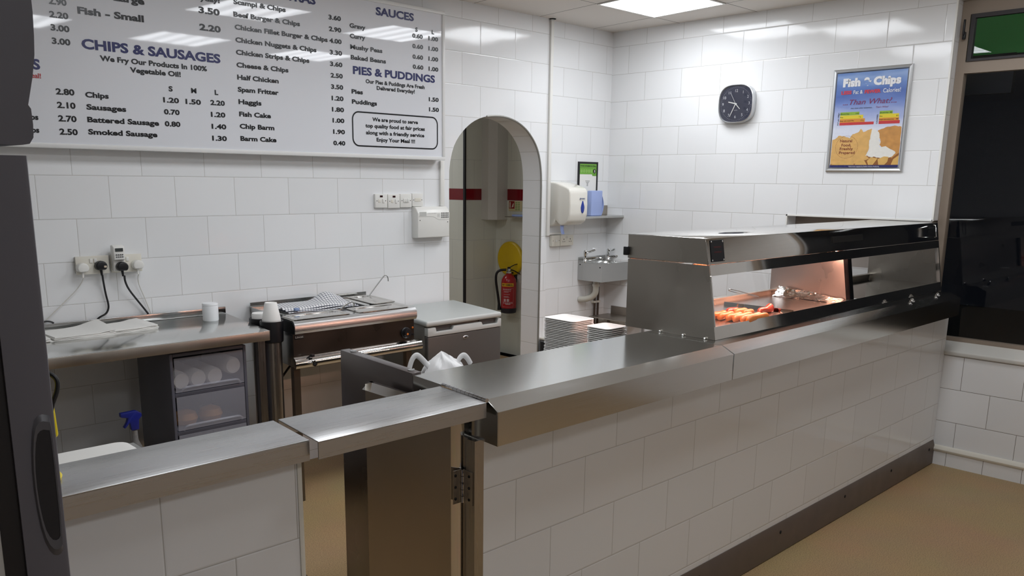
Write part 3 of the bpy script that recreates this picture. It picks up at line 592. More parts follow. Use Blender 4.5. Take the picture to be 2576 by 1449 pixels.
TXT = [('2.90', 'p', 0.1044, 2.355, 0.0718, -0.0031), ('2.20', 'p', 0.1017, 2.3004, 0.0766, -0.0015), ('3.00', 'p', 0.1022, 2.2468, 0.0758, -0.0002), ('3.00', 'p', 0.1021, 2.1919, 0.0748, -0.0007), ('2.80', 'p', 0.0983, 1.9814, 0.0764, -0.0012), ('2.10', 'p', 0.0982, 1.9246, 0.0761, -0.0004), ('2.70', 'p', 0.0976, 1.8675, 0.076, -0.0006), ('2.50', 'p', 0.0976, 1.8108, 0.0758, -0.0003), ('Fish - Large', 'f', 0.2206, 2.4067, 0.2948, -0.0026), ('Fish - Small', 'f', 0.2187, 2.3302, 0.2881, -0.0001), ('3.50', 'f', 0.7738, 2.4082, 0.1074, -0.0038), ('2.20', 'f', 0.7727, 2.33, 0.109, -0.0031), ('CHIPS & SAUSAGES', 'H', 0.2233, 2.1852, 0.6481, -0.0035), ('We Fry Our Products In 100%', 's', 0.2967, 2.141, 0.5017, -0.0056), ('Vegetable Oil!', 's', 0.4259, 2.1027, 0.2388, -0.0016), ('S', 'i', 0.6008, 2.0327, 0.0195, 0.0001), ('M', 'i', 0.7111, 2.0328, 0.0267, -0.0004), ('L', 'i', 0.8317, 2.0333, 0.018, 0.0003), ('Chips', 'i', 0.2197, 1.978, 0.101, -0.0012), ('1.20', 'i', 0.5708, 1.9802, 0.0768, -0.0026), ('1.50', 'i', 0.6798, 1.9801, 0.0774, -0.0035), ('2.20', 'i', 0.8058, 1.9837, 0.0756, -0.0017), ('Sausages', 'i', 0.2201, 1.9251, 0.1744, 0.0004), ('0.70', 'i', 0.5707, 1.9254, 0.0759, -0.0018), ('1.20', 'i', 0.8051, 1.927, 0.0758, -0.0015), ('Battered Sausage', 'i', 0.2192, 1.8703, 0.3237, -0.0002), ('0.80', 'i', 0.5705, 1.87, 0.0761, -0.0016), ('1.40', 'i', 0.805, 1.8697, 0.0773, -0.0009), ('Smoked Sausage', 'i', 0.2184, 1.8168, 0.3123, -0.0019), ('1.30', 'i', 0.8044, 1.8126, 0.0775, -0.0002), ('S', 'H', 0.015, 2.0786, 0.0302, 0.0005), ('Meal!', 'r', -0.0154, 2.0431, 0.0597, -0.0019), ('Chips', 'i', -0.0613, 1.8684, 0.0788, 0.0004), ('Chips', 'i', -0.0622, 1.8143, 0.0781, 0.0008), ('Everyday!', 's', 0.7012, 2.4664, 0.1837, -0.0061), ('EXTRAS', 'H', 1.1641, 2.5353, 0.262, -0.0037), ('Scampi & Chips', 'i', 0.9567, 2.4743, 0.2888, -0.0042), ('3.60', 'i', 1.5033, 2.4737, 0.0782, -0.003), ('Beef Burger & Chips', 'i', 0.9532, 2.4152, 0.3733, -0.0018), ('2.90', 'i', 1.5033, 2.4144, 0.0784, -0.0018), ('Chicken Fillet Burger & Chips', 'i', 0.9564, 2.3558, 0.5368, -0.001), ('4.00', 'i', 1.504, 2.3545, 0.078, -0.0022), ('Chicken Nuggets & Chips', 'i', 0.9565, 2.2954, 0.4647, 0.0001), ('3.30', 'i', 1.5039, 2.2945, 0.0789, -0.001), ('Chicken Strips & Chips', 'i', 0.9561, 2.2366, 0.419, -0.0026), ('3.60', 'i', 1.5039, 2.2342, 0.0791, -0.0009), ('Cheese & Chips', 'i', 0.9556, 2.1761, 0.2916, -0.0005), ('2.50', 'i', 1.5053, 2.1748, 0.0779, -0.0007), ('Half Chicken', 'i', 0.9558, 2.1168, 0.2314, -0.0025), ('3.50', 'i', 1.5061, 2.1154, 0.0781, -0.0), ('Spam Fritter', 'i', 0.9554, 2.0578, 0.229, -0.0047), ('1.20', 'i', 1.5075, 2.0551, 0.0769, -0.0004), ('Haggis', 'i', 0.9557, 1.9981, 0.1272, -0.0028), ('1.80', 'i', 1.5076, 1.9956, 0.0779, 0.0002), ('Fish Cake', 'i', 0.9559, 1.9378, 0.1777, -0.0026), ('1.00', 'i', 1.5092, 1.937, 0.0766, 0.0009), ('Chip Barm', 'i', 0.9556, 1.8779, 0.1949, -0.0018), ('1.90', 'i', 1.5107, 1.8766, 0.0769, 0.001), ('Barm Cake', 'i', 0.9559, 1.8173, 0.2036, -0.0002), ('0.40', 'i', 1.51, 1.8155, 0.0778, 0.0016), ('S', 'i', 2.095, 2.4825, 0.0171, -0.0008), ('L', 'i', 2.2185, 2.4831, 0.0177, -0.0008), ('Gravy', 'i', 1.6365, 2.4481, 0.1054, -0.0033), ('0.60', 'i', 2.0723, 2.4468, 0.0774, -0.0026), ('1.00', 'i', 2.1934, 2.4457, 0.0737, -0.0032), ('Curry', 'i', 1.6371, 2.3941, 0.1018, -0.0008), ('0.60', 'i', 2.0723, 2.3893, 0.0794, -0.0028), ('1.00', 'i', 2.1929, 2.3884, 0.0748, -0.0034), ('Mushy Peas', 'i', 1.6375, 2.3372, 0.2177, -0.0017), ('0.60', 'i', 2.0723, 2.3301, 0.0787, -0.0027), ('1.00', 'i', 2.1923, 2.3305, 0.075, -0.0028), ('Baked Beans', 'i', 1.6395, 2.2824, 0.2395, -0.0033), ('0.60', 'i', 2.0733, 2.2737, 0.0789, -0.0021), ('1.00', 'i', 2.1927, 2.273, 0.0752, -0.0023), ('Pies', 'i', 1.6391, 2.1003, 0.0758, -0.0007), ('1.50', 'i', 2.1928, 2.0969, 0.0767, -0.0019), ('Puddings', 'i', 1.6397, 2.0458, 0.1706, -0.0006), ('1.50', 'i', 2.194, 2.0384, 0.0769, -0.0013), ('SAUCES', 'H2', 1.8146, 2.5375, 0.2701, -0.0011), ('PIES & PUDDINGS', 'H2', 1.6516, 2.206, 0.5895, 0.0017), ('Our Pies & Puddings Are Fresh', 's2', 1.7356, 2.1641, 0.4251, 0.0011), ('Delivered Everyday!', 's2', 1.8109, 2.1332, 0.2751, -0.0004), ('We are proud to serve', 's2', 1.776, 1.9582, 0.3311, 0.0022), ('top quality food at fair prices', 's2', 1.7272, 1.9216, 0.4326, 0.0003), ('along with a friendly service', 's2', 1.7301, 1.8835, 0.4248, 0.0003), ('Enjoy Your Meal !!!', 's2', 1.8029, 1.8458, 0.2808, -0.0019)]
for s, c, x, z, w, _d in TXT:
    b_ = MB(); add_text(b_, s, (x, YB - .0004, z), (1, 0, 0), (0, 0, 1), CAPS[c][0], w, CAPS[c][1])
    part('heading_line' if c in ('H', 'H2') else 'offer_line' if c == 'r' else 'price' if s[0].isdigit() else 'menu_line', b_, NAVY if c in ('H', 'H2') else REDINK if c == 'r' else INK, mb_, 'navy heading' if c in ('H', 'H2') else 'red lettering' if c == 'r' else None, flat=True)
def rrect(x0, z0, x1, z1, r, n=8):
    P = []
    for cx, cz, a in ((x1 - r, z1 - r, 0), (x0 + r, z1 - r, 90), (x0 + r, z0 + r, 180), (x1 - r, z0 + r, 270)):
        for i in range(n + 1): t = R(a + 90 * i / n); P.append((cx + r * math.cos(t), cz + r * math.sin(t)))
    return P
def ring(mb, A, C, y):
    b = bmesh.new(); va = [b.verts.new((p[0], y, p[1])) for p in A]; vc = [b.verts.new((p[0], y, p[1])) for p in C]; n = len(A)
    for i in range(n): b.faces.new((va[i], va[(i + 1) % n], vc[(i + 1) % n], vc[i]))
    mb._merge(b); return mb
part('slogan_border', ring(MB(), rrect(1.637, 1.814, 2.262, 2.008, .045), rrect(1.6445, 1.8215, 2.2545, 2.0005, .038), YB - .0004), INK, mb_, 'black rounded border', flat=True)
# ---------------------------------------------------------------- clock (on the clock wall, facing -x)
def sup(cy, cz, ry, rz, n=48, e=2.9):
    P = []
    for i in range(n):
        t = 2 * math.pi * i / n; c, s_ = math.cos(t), math.sin(t)
        P.append((cy + ry * abs(c) ** (2 / e) * (1 if c >= 0 else -1), cz + rz * abs(s_) ** (2 / e) * (1 if s_ >= 0 else -1)))
    return P
CY, CZ = -1.066, 2.1525
ck = thing('wall_clock', 'rounded square wall clock with dark dial and silver rim', 'clock', (XC - .02, CY, CZ))
def loft(mb, rings):
    b = bmesh.new(); V = [[b.verts.new((x, p[0], p[1])) for p in P] for x, P in rings]; n = len(V[0])
    for q in range(len(V) - 1):
        for i in range(n): b.faces.new((V[q][i], V[q][(i + 1) % n], V[q + 1][(i + 1) % n], V[q + 1][i]))
    b.faces.new(V[0]); b.faces.new(V[-1][::-1]); bmesh.ops.recalc_face_normals(b, faces=b.faces[:]); return mb._merge(b)
part('case', loft(MB(), [(XC - .001, sup(CY, CZ, .130, .1245)), (XC - .030, sup(CY, CZ, .132, .1265)), (XC - .044, sup(CY, CZ, .1305, .125)), (XC - .047, sup(CY, CZ, .126, .1205)), (XC - .043, sup(CY, CZ, .1235, .118)), (XC - .036, sup(CY, CZ, .1225, .117))]), FRAME_ALU, ck, 'silver rim')
def _dial():
    return mat('slate_dial', (44, 46, 62), .35)
part('dial', loft(MB(), [(XC - .0365, sup(CY, CZ, .122, .1165)), (XC - .038, sup(CY, CZ, .122, .1165))]), _dial(), ck, 'dark slate dial')
def ctx(mb, txt, y, z, cap, X=XC - .0386, bold=.0): add_text(mb, txt, (X, y, z - cap / 2), (0, -1, 0), (0, 0, 1), cap, None, bold, 'c')
nm = MB()
for k in range(1, 13):
    a = R(30 * k); ctx(nm, str(k), CY - .0985 * math.sin(a) * (1.0 if k in (3, 9, 12, 6) else 1.02), CZ + .084 * math.cos(a), .0175)
ctx(nm, 'QUARTZ', CY - .001, CZ - .042, .0045)
part('numerals', nm, mat('silver_ink', (200, 202, 206), .4), ck, 'pale numerals', flat=True)
tk = MB()
for k in range(60):
    a = R(6 * k); tk.box((XC - .0388, CY - .112 * math.sin(a) - .0006, CZ + .107 * math.cos(a) - .0015), (XC - .0382, CY - .112 * math.sin(a) + .0006, CZ + .107 * math.cos(a) + .0015))
part('minute_marks', tk, MATS['silver_ink'], ck)
def hand(nm_, y, z, w, m, back=0, X=XC - .040):
    d = Vector((0, y - CY, z - CZ)); L = d.length; d.normalize(); n_ = Vector((0, -d.z, d.y)); c = Vector((X, CY, CZ))
    a, e = c - d * back, c + d * L; w2 = w * .6
    b = MB().quad(a - n_ * w, e - n_ * w2, e + n_ * w2, a + n_ * w); bmesh.ops.solidify(b.bm, geom=b.bm.faces[:], thickness=.0008)
    part(nm_, b, m, ck)
HANDM = mat('silver_hand', (226, 226, 222), .3, .3)
hand('hour_hand', -1.0094, 2.1662, .0042, HANDM, .008); hand('minute_hand', -1.0255, 2.0704, .0030, HANDM, 0, XC - .0415)
hand('second_hand', -1.0229, 2.2272, .0009, HANDM, 0, XC - .043); hand('second_hand_tail', -1.100, 2.1174, .0028, HANDM, 0, XC - .043)
part('lens', loft(MB(), [(XC - .0435, sup(CY, CZ, .1225, .117)), (XC - .0443, sup(CY, CZ, .1225, .117))]), CLR, ck, 'clear lens')
# ---------------------------------------------------------------- poster in a silver snap frame
PX = XC - .014
po = thing('poster', 'silver framed fish and chips poster on the clock wall', 'poster', (XC - .008, -1.95, 2.01))
S0, S1, Z0_, Z1_ = 1.741, 2.160, 1.734, 2.292          # s = -y
fr = MB()
prof = [(0, 0), (.001, .011), (.008, .016), (.018, .014), (.024, .004), (.024, 0)]
def side_bar(mb, p, q, inw):
    """moulded bar from p to q (y,z), profile opening inwards, mitred at 45 degrees"""
    p, q, inw = Vector(p), Vector(q), Vector(inw); d = (q - p).normalized(); b = bmesh.new(); A, C = [], []
    for w, h in prof:
        A.append(b.verts.new((XC - h - .0005, *(p + (inw + d) * w)))); C.append(b.verts.new((XC - h - .0005, *(q + (inw - d) * w))))
    n = len(prof)
    for i in range(n): b.faces.new((A[i], A[(i + 1) % n], C[(i + 1) % n], C[i]))
    b.faces.new(A); b.faces.new(C[::-1]); bmesh.ops.recalc_face_normals(b, faces=b.faces[:]); mb._merge(b)
OY0, OY1, OZ0, OZ1 = -1.716, -2.186, 1.709, 2.317
for p, q, i_ in (((OY0, OZ0), (OY0, OZ1), (-1, 0)), ((OY1, OZ0), (OY1, OZ1), (1, 0)), ((OY0, OZ1), (OY1, OZ1), (0, -1)), ((OY0, OZ0), (OY1, OZ0), (0, 1))): side_bar(fr, p, q, i_)
part('frame', fr, FRAME_ALU, po, 'silver snap frame', ang=25)
def _sheet():
    m, nt, b = nodes('printed_sky'); tc = nt.nodes.new('ShaderNodeTexCoord'); sx = nt.nodes.new('ShaderNodeSeparateXYZ'); nt.links.new(tc.outputs['Generated'], sx.inputs[0])
    nz = nt.nodes.new('ShaderNodeTexNoise'); nz.inputs['Scale'].default_value = 2.2; mp = nt.nodes.new('ShaderNodeMapping'); mp.inputs['Scale'].default_value = (1, .6, 3); nt.links.new(tc.outputs['Generated'], mp.inputs[0]); nt.links.new(mp.outputs[0], nz.inputs[0])
    ad = nt.nodes.new('ShaderNodeMath'); ad.operation = 'MULTIPLY_ADD'; ad.inputs[1].default_value = .22; nt.links.new(nz.outputs[0], ad.inputs[0]); nt.links.new(sx.outputs[2], ad.inputs[2])
    a2 = nt.nodes.new('ShaderNodeMath'); a2.operation = 'ADD'; a2.inputs[1].default_value = -.11; nt.links.new(ad.outputs[0], a2.inputs[0]); ad = a2
    cr = nt.nodes.new('ShaderNodeValToRGB'); e = cr.color_ramp.elements; e[0].position = .40; e[0].color = lin((228, 232, 246)); e[1].position = 1.0; e[1].color = lin((112, 146, 206))
    for p_, c_ in ((.56, (178, 190, 230)), (.68, (122, 146, 208)), (.78, (88, 116, 186)), (.88, (112, 144, 206)), (.95, (150, 178, 224))):
        x = e.new(p_); x.color = lin(c_)
    nt.links.new(ad.outputs[0], cr.inputs[0]); nt.links.new(cr.outputs[0], b.inputs['Base Color']); b.inputs['Roughness'].default_value = .25; return m
def pflat(mb, pts, lay): b = bmesh.new(); b.faces.new([b.verts.new((PX + .004 - .0003 * lay, -s, z)) for s, z in pts]); mb._merge(b); return mb
part('sheet', MB().box((PX + .0045, -S0, Z0_), (PX + .004, -S1, Z1_)), _sheet(), po, 'printed blue sky', flat=True)
def rag(P, a, n=4):
    rr = random.Random(3); Q = []
    for i, p in enumerate(P):
        q = P[(i + 1) % len(P)]
        for k in range(n): t = k / n; Q.append((p[0] + (q[0] - p[0]) * t + (rr.uniform(-a, a) if k else 0), p[1] + (q[1] - p[1]) * t + (rr.uniform(-a, a) if k else 0)))
    return Q
BATTER = mat('printed_batter', (226, 180, 108), .3, var=.22, vscale=26); CHIP = mat('printed_chips', (226, 182, 104), .3, var=.2, vscale=30); FLESH = mat('printed_fish_flesh', (238, 236, 230), .3, var=.08, vscale=60)
BATTER2 = mat('printed_dark_batter', (206, 150, 84), .3, var=.3, vscale=30)
part('picture_base', pflat(MB(), [(1.744, 1.748), (1.744, 1.86), (1.9, 1.83), (2.0, 1.80), (2.05, 1.84), (2.158, 1.82), (2.158, 1.748)], 1), mat('printed_shadow_brown', (150, 96, 48), .3), po, flat=True)
part('fish_picture', pflat(MB(), rag([(1.744, 1.755), (1.744, 1.90), (1.764, 1.909), (1.783, 1.926), (1.82, 1.922), (1.852, 1.909), (1.87, 1.933), (1.904, 1.944), (1.917, 1.963), (1.932, 1.943), (1.982, 1.962), (2.0, 1.932), (1.974, 1.894), (1.977, 1.846), (1.963, 1.808), (1.985, 1.788), (1.908, 1.759), (1.832, 1.75)], .002), 2), BATTER, po, 'battered fish picture', flat=True)
part('fish_picture', pflat(MB(), rag([(2.02, 1.95), (2.064, 1.967), (2.116, 1.975), (2.156, 1.967), (2.157, 1.927), (2.157, 1.819), (2.117, 1.787), (2.095, 1.811), (2.036, 1.869), (2.044, 1.883), (2.031, 1.912)], .002), 2), BATTER2, po, 'darker batter', flat=True)
part('fish_picture', pflat(MB(), rag([(1.983, 1.956), (2.007, 1.958), (2.029, 1.936), (2.034, 1.912), (2.031, 1.893), (2.042, 1.878), (2.037, 1.854), (2.076, 1.858), (2.107, 1.839), (2.137, 1.82), (2.116, 1.796), (2.054, 1.785), (2.019, 1.797), (1.984, 1.798), (1.959, 1.803), (1.98, 1.841), (1.975, 1.885)], .003), 3), FLESH, po, 'white fish flesh', flat=True)
for P in ([(1.746, 1.75), (1.829, 1.775), (1.871, 1.77), (1.898, 1.75)], [(1.898, 1.75), (1.916, 1.777), (1.956, 1.776), (1.974, 1.75)], [(1.972, 1.774), (1.994, 1.795), (2.035, 1.788), (2.009, 1.75), (1.982, 1.75)], [(2.043, 1.75), (2.035, 1.783), (2.072, 1.799), (2.099, 1.796), (2.095, 1.768), (2.078, 1.75)], [(2.116, 1.75), (2.127, 1.782), (2.157, 1.805), (2.157, 1.75)]):
    part('chip_picture', pflat(MB(), P, 4), CHIP, po, flat=True)
part('footer_band', pflat(MB(), [(1.742, 1.735), (2.159, 1.735), (2.159, 1.749), (1.742, 1.749)], 5), mat('printed_navy', (44, 46, 104), .3), po, 'navy footer', flat=True)
def bars(rows):
    for a, b_, z0, z1, rgb in rows: part('chart_bar', pflat(MB(), [(a, z0), (b_, z0), (b_, z1), (a, z1)], 2), mat('printed_bar', rgb, .3), po, flat=True)
G_, Y_, O_, RD = (150, 186, 66), (232, 212, 60), (222, 152, 62), (204, 62, 66)
bars([(1.780, 1.898, 2.046, 2.064, G_), (1.780, 1.923, 2.024, 2.045, Y_), (1.780, 1.935, 2.003, 2.024, O_), (1.780, 1.990, 1.987, 2.003, RD), (2.020, 2.096, 2.044, 2.062, G_), (2.020, 2.134, 2.022, 2.044, Y_), (2.020, 2.136, 2.005, 2.022, O_), (2.020, 2.142, 1.987, 2.005, RD)])
def ptx(mb, t, s, z, cap, w, bold=.0, up=None, shear_=0.0):
    if up: add_text(mb, t, (PX + .004 - .0018, -s, z), (0, 0, 1), (0, 1, 0), cap, w, bold)
    else: add_text(mb, t, (PX + .004 - .0018, -s, z), (0, -1, 0), (0, 0, 1), cap, w, bold, shear=shear_)
WT, RT, DT, TT = MB(), MB(), MB(), MB()
ptx(WT, 'Fish & Chips', 1.781, 2.211, .050, .346, .07); ptx(WT, 'Fat &', 1.850, 2.168, .021, .057, .01); ptx(WT, 'Calories!', 2.028, 2.166, .024, .102, .01)
ptx(WT, '*Information supplied by Seafish Industry Authority', 1.861, 1.738, .0065, .188, .0)
ptx(RT, 'LESS', 1.775, 2.168, .021, .064, .05); ptx(RT, 'FEWER', 1.918, 2.167, .021, .097, .05)
ptx(TT, '...Than What?...', 1.791, 2.106, .030, .321, .0, None, .3); ptx(TT, "That's What!", 1.994, 2.081, .009, .075, 0, None, .3)
ptx(DT, 'FAT per 100gm', 1.774, 1.988, .0075, .075, .01, True); ptx(DT, 'CALORIES', 2.0125, 1.988, .0075, .055, .01, True)
for t, s, z, w in (('Fish and Chips', 1.782, 2.051, .055), ('9.42', 1.876, 2.051, .018), ('Pizza', 1.782, 2.031, .018), ('11g', 1.898, 2.031, .012), ('Burger with medium fries', 1.782, 2.010, .086), ('12.1g', 1.910, 2.010, .018), ('Fish and Chips', 2.022, 2.049, .05), ('595', 2.080, 2.049, .013), ('Pizza', 2.022, 2.029, .017), ('871', 2.119, 2.029, .012), ('Burger with medium fries', 2.022, 2.010, .085), ('888', 2.120, 2.010, .012)): ptx(DT, t, s, z, .0065, w)
ptx(DT, 'than most other takeaways...', 1.842, 2.082, .007, .135, 0, None, .3)
part('white_lettering', WT, mat('printed_white', (244, 244, 246), .3), po, 'white headline', flat=True); part('red_lettering', RT, mat('printed_red', (214, 66, 84), .3), po, flat=True)
part('script_lettering', TT, mat('printed_magenta', (140, 52, 96), .3), po, 'handwritten style line', flat=True); part('small_lettering', DT, INK, po, flat=True)
ST = MB()
for t, s, z, w in (('Natural', 1.795, 1.886, .075), ('Food,', 1.806, 1.861, .06), ('Freshly', 1.797, 1.839, .082), ('Prepared', 1.794, 1.816, .098)): ptx(ST, t, s, z, .0165, w, .01)
for k in range(46):
    a = 2 * math.pi * k / 46; c = (1.838 + .069 * math.cos(a), 1.857 + .0665 * math.sin(a)); pflat(ST, [(c[0] + .0017 * math.cos(b_), c[1] + .0017 * math.sin(b_)) for b_ in [0, 1.05, 2.1, 3.14, 4.2, 5.2]], 6)
part('stamp_print', ST, mat('printed_brown', (132, 52, 34), .3), po, 'brown dotted stamp', flat=True)
part('cover_sheet', MB().box((PX - .0005, -S0 + .0, Z0_), (PX - .0011, -S1, Z1_)), CLR, po, 'clear cover')
# ---------------------------------------------------------------- hygiene certificate
ce = thing('hygiene_certificate', 'small black framed green and white food hygiene certificate', 'certificate', (3.81, .03, 1.65))
yC = .024
fr = MB()
for a, c in (((3.704, 1.763), (3.926, 1.777)), ((3.704, 1.46), (3.926, 1.472)), ((3.704, 1.472), (3.717, 1.763)), ((3.913, 1.472), (3.926, 1.763))): fr.box((a[0], yC, a[1]), (c[0], .0355, c[1]))
part('frame', fr, BLACK, ce)
part('paper', MB().box((3.717, yC + .004, 1.472), (3.913, yC + .006, 1.763)), PAPER, ce)
part('header', MB().prism([(3.718, 1.686), (3.718, 1.762), (3.912, 1.762), (3.912, 1.674), (3.866, 1.674), (3.860, 1.686)], 'y', yC + .0035, yC + .003), GREENP, ce, 'green header', flat=True)
tx = MB(); ty = yC + .0022
def etx(mb, t, x, z, cap, w=None, bold=.0, al='l', y=ty): add_text(mb, t, (x, y, z), (1, 0, 0), (0, 0, 1), cap, w, bold, al)
etx(tx, 'FOOD HYGIENE RATING', 3.726, 1.741, .011, .178, .03); tx.box((3.718, ty, 1.7335), (3.912, ty + .0002, 1.7345))
for z, w in ((1.636, .05), (1.625, .035), (1.617, .018), (1.609, .014), (1.601, .018)): tx.box((3.81 - w / 2, ty, z), (3.81 + w / 2, ty + .0002, z + .002))
etx(tx, 'VERY GOOD', 3.873, 1.679, .004, .034)
part('small_print', tx, INK, ce, flat=True)
part('rating_disc', MB().cyl((3.888, yC + .003, 1.709), (3.888, yC + .0012, 1.709), .0165, n=24), BLACK, ce, 'black disc')
d5 = MB(); etx(d5, '5', 3.888, 1.700, .018, None, .04, 'c', yC + .0006); part('rating_digit', d5, PAPER, ce, flat=True)
dr = MB()
for k in range(5):
    cx = 3.739 + .0285 * k; etx(dr, str(k), cx, 1.704, .009, None, 0, 'c')
    A = [(cx + .0095 * math.cos(t), 1.709 + .0105 * math.sin(t)) for t in [2 * math.pi * i / 18 for i in range(18)]]; C = [(cx + .0082 * math.cos(t), 1.709 + .0092 * math.sin(t)) for t in [2 * math.pi * i / 18 for i in range(18)]]
    ring(dr, A, C, ty)
part('rating_circles', dr, mat('pale_green_ink', (206, 232, 160), .4), ce, flat=True)
# ---------------------------------------------------------------- paper towel dispenser
YW = .036
di = thing('towel_dispenser', 'large white centrefeed paper towel dispenser with blue drop window', 'towel dispenser', (3.5, YW, 1.31))
sp = [(YW - .001, 1.628), (-.03, 1.622), (-.085, 1.607), (-.135, 1.592), (-.160, 1.580), (-.171, 1.555), (-.176, 1.47), (-.174, 1.40), (-.160, 1.352), (-.125, 1.326), (-.085, 1.318), (-.06, 1.332), (-.035, 1.355), (-.03, 1.34), (-.015, 1.318), (.008, 1.309), (YW - .001, 1.309)]
part('body', MB().prism(sp, 'x', 3.395, 3.588, .012, 3), mat('cream_gloss', (232, 229, 220), .14), di, ang=50)
dp = [(math.sin(t) * .0185 * (1 - .55 * max(0, math.cos(t))), .044 * math.cos(t) + .0) for t in [2 * math.pi * i / 30 for i in range(30)]]
part('drop_window', MB().prism([(3.528 + a, 1.452 + b_) for a, b_ in dp], 'y', -.1785, -.174, .001), mat('blue_window', (24, 52, 150), .1), di, 'blue drop-shaped window')
lg = MB(); etx(lg, 'NOBLE', 3.502, 1.507, .0095, .05, .03, 'l', -.1768); lg.tube([(3.50, -.1768, 1.503), (3.495, -.1768, 1.510), (3.503, -.1768, 1.517)], .0015, 6, 1); lg.box((3.497, -.1768, 1.4995), (3.555, -.1764, 1.5003))
part('logo_print', lg, mat('logo_blue', (46, 72, 120), .4), di, flat=True)
solo('blue_towel', MB().grid(lambda u, v: (3.378 + .04 * (v - .5) * (1 - .4 * u) + .006 * u, -.09 + .008 * math.sin(7 * v + 3 * u), 1.326 - .068 * u), 8, 8, .001), BLUEP, 'tongue of blue paper hanging from the dispenser', 'paper towel', loc=(3.4, -.09, 1.30)).location.x += .035
# blue paper stack on the corner shelf
sh = thing('corner_shelf', 'small steel shelf in the corner beside the dispenser', 'shelf', (3.85, 0, 1.38))
part('plate', MB().box((3.60, YW - .002, 1.374), (XC - .003, -.135, 1.381), .001), STEEL, sh)
part('front_lip', MB().box((3.60, -.132, 1.366), (XC - .003, -.1355, 1.3735)), STEEL, sh)
part('upstand', MB().box((3.94, YW - .002, 1.3815), (XC - .003, YW - .006, 1.452)), STEELD, sh)
bp = MB().box((3.745, -.075, 1.382), (3.872, -.03, 1.566), .006)
bp.grid(lambda u, v: (3.874 + .022 * math.sin(math.pi * min(1, v * 1.1)) * (1 - .5 * u), -.07 + .05 * u, 1.384 + .16 * v), 6, 10, .002)
solo('blue_paper', bp, BLUEP, 'folded blue paper towels standing on the corner shelf', 'paper towel', loc=(3.81, -.05, 1.382))
# ---------------------------------------------------------------- hand basin
hb = thing('hand_basin', 'small square steel hand basin in the corner', 'sink', (3.9, -.08, .9))
bx0, by = 3.737, -.205
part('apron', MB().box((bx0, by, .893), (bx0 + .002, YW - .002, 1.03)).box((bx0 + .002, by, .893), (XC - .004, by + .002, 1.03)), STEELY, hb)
topm = MB(); bb = bmesh.new(); cx, cy = 3.905, -.075; n = 40
E1 = [bb.verts.new((cx + .118 * math.cos(2 * math.pi * i / n), cy + .088 * math.sin(2 * math.pi * i / n), 1.031)) for i in range(n)]
def sqp(i):
    t = 2 * math.pi * i / n; c, s_ = math.cos(t), math.sin(t); k = 1 / max(abs(c), abs(s_)); return (bx0 + (XC - .004 - bx0) * (.5 + .5 * c * k), by + (YW - .002 - by) * (.5 + .5 * s_ * k), 1.031)
E0 = [bb.verts.new(sqp(i)) for i in range(n)]
E2 = [bb.verts.new((cx + .105 * math.cos(2 * math.pi * i / n), cy + .075 * math.sin(2 * math.pi * i / n), 1.018)) for i in range(n)]
E3 = [bb.verts.new((cx + .07 * math.cos(2 * math.pi * i / n), cy + .05 * math.sin(2 * math.pi * i / n), .93)) for i in range(n)]
for A, C in ((E0, E1), (E1, E2), (E2, E3)):
    for i in range(n): bb.faces.new((A[i], A[(i + 1) % n], C[(i + 1) % n], C[i]))
bb.faces.new(E3); bmesh.ops.recalc_face_normals(bb, faces=bb.faces[:]); topm._merge(bb)
part('basin', topm, STEEL, hb)
part('upstand', MB().box((bx0, YW - .002, 1.032), (XC - .004, YW - .005, 1.066)), STEEL, hb)
part('screw', MB().sphere((bx0 - .001, .012, 1.012), .005, .4, 1, 1, 8).sphere((bx0 - .001, -.185, 1.003), .005, .4, 1, 1, 8), DARK, hb)
def tap(x, y, lever):
    t = part('tap', MB().lathe([(.018, 1.031), (.018, 1.04), (.014, 1.046), (.013, 1.085), (.016, 1.09), (.016, 1.112), (.010, 1.120), (0, 1.121)], (x, y, 0), n=18).tube([(x, y, 1.056), (x + .03, y - .05, 1.062), (x + .065, y - .10, 1.066), (x + .072, y - .11, 1.055)], .009, 10, 2, radii=(.012, .008)), CHROME, hb, 'chrome lever tap')
    part('lever', MB().tube([(x, y, 1.105), (x + lever[0] * .5, y + lever[1] * .5, 1.108), (x + lever[0], y + lever[1], 1.122)], .006, 8, 1, radii=(.006, .008)), CHROME, t)
tap(3.757, -.02, (.075, -.03)); tap(4.035, -.02, (.0, -.06))
part('waste_pipe', MB().cyl((3.80, -.10, .893), (3.80, -.10, .855), .024, n=18).cyl((3.80, -.10, .868), (3.80, -.10, .85), .028, n=18).tube([(3.80, -.10, .855), (3.80, -.10, .80), (3.795, -.07, .765), (3.775, -.02, .745), (3.765, .034, .74)], .023, 14, 2), PIPEG, hb, 'grey plastic waste pipe')
for x, l in ((3.925, 'left'), (3.965, 'right')):
    c = thing('water_pipe', '%s of two thin dull pipes rising under the hand basin' % l, 'pipe', (x, .0, 0), 'pipes under the basin')
    part('pipe', MB().cyl((x, .012, .0), (x, .012, .892), .0085, n=12), DPIPE, c)
    part('clip', MB().box((x - .018, .0, .70), (x + .018, YW - .001, .716), .002), WHITE2, c, 'white pipe clip')
ls = thing('low_shelf', 'low steel shelf under the hand basin', 'shelf', (3.95, -.17, .6))
part('plate', MB().box((3.83, -.38, .600), (XC - .003, -.012, .607)), STEELD, ls)
part('upstand', MB().box((XC - .006, -.38, .6075), (XC - .003, -.045, .672)), STEELD, ls)
for y in (-.37, -.03): part('leg', MB().box((3.835, y - .008, 0), (3.85, y + .008, .6)), STEELV, ls); part('leg', MB().box((XC - .02, y - .008, 0), (XC - .005, y + .008, .6)), STEELV, ls)
bn = thing('black_bin', 'black plastic bin with a pale lid on the floor right of the arch', 'bin', (3.33, -.06, 0))
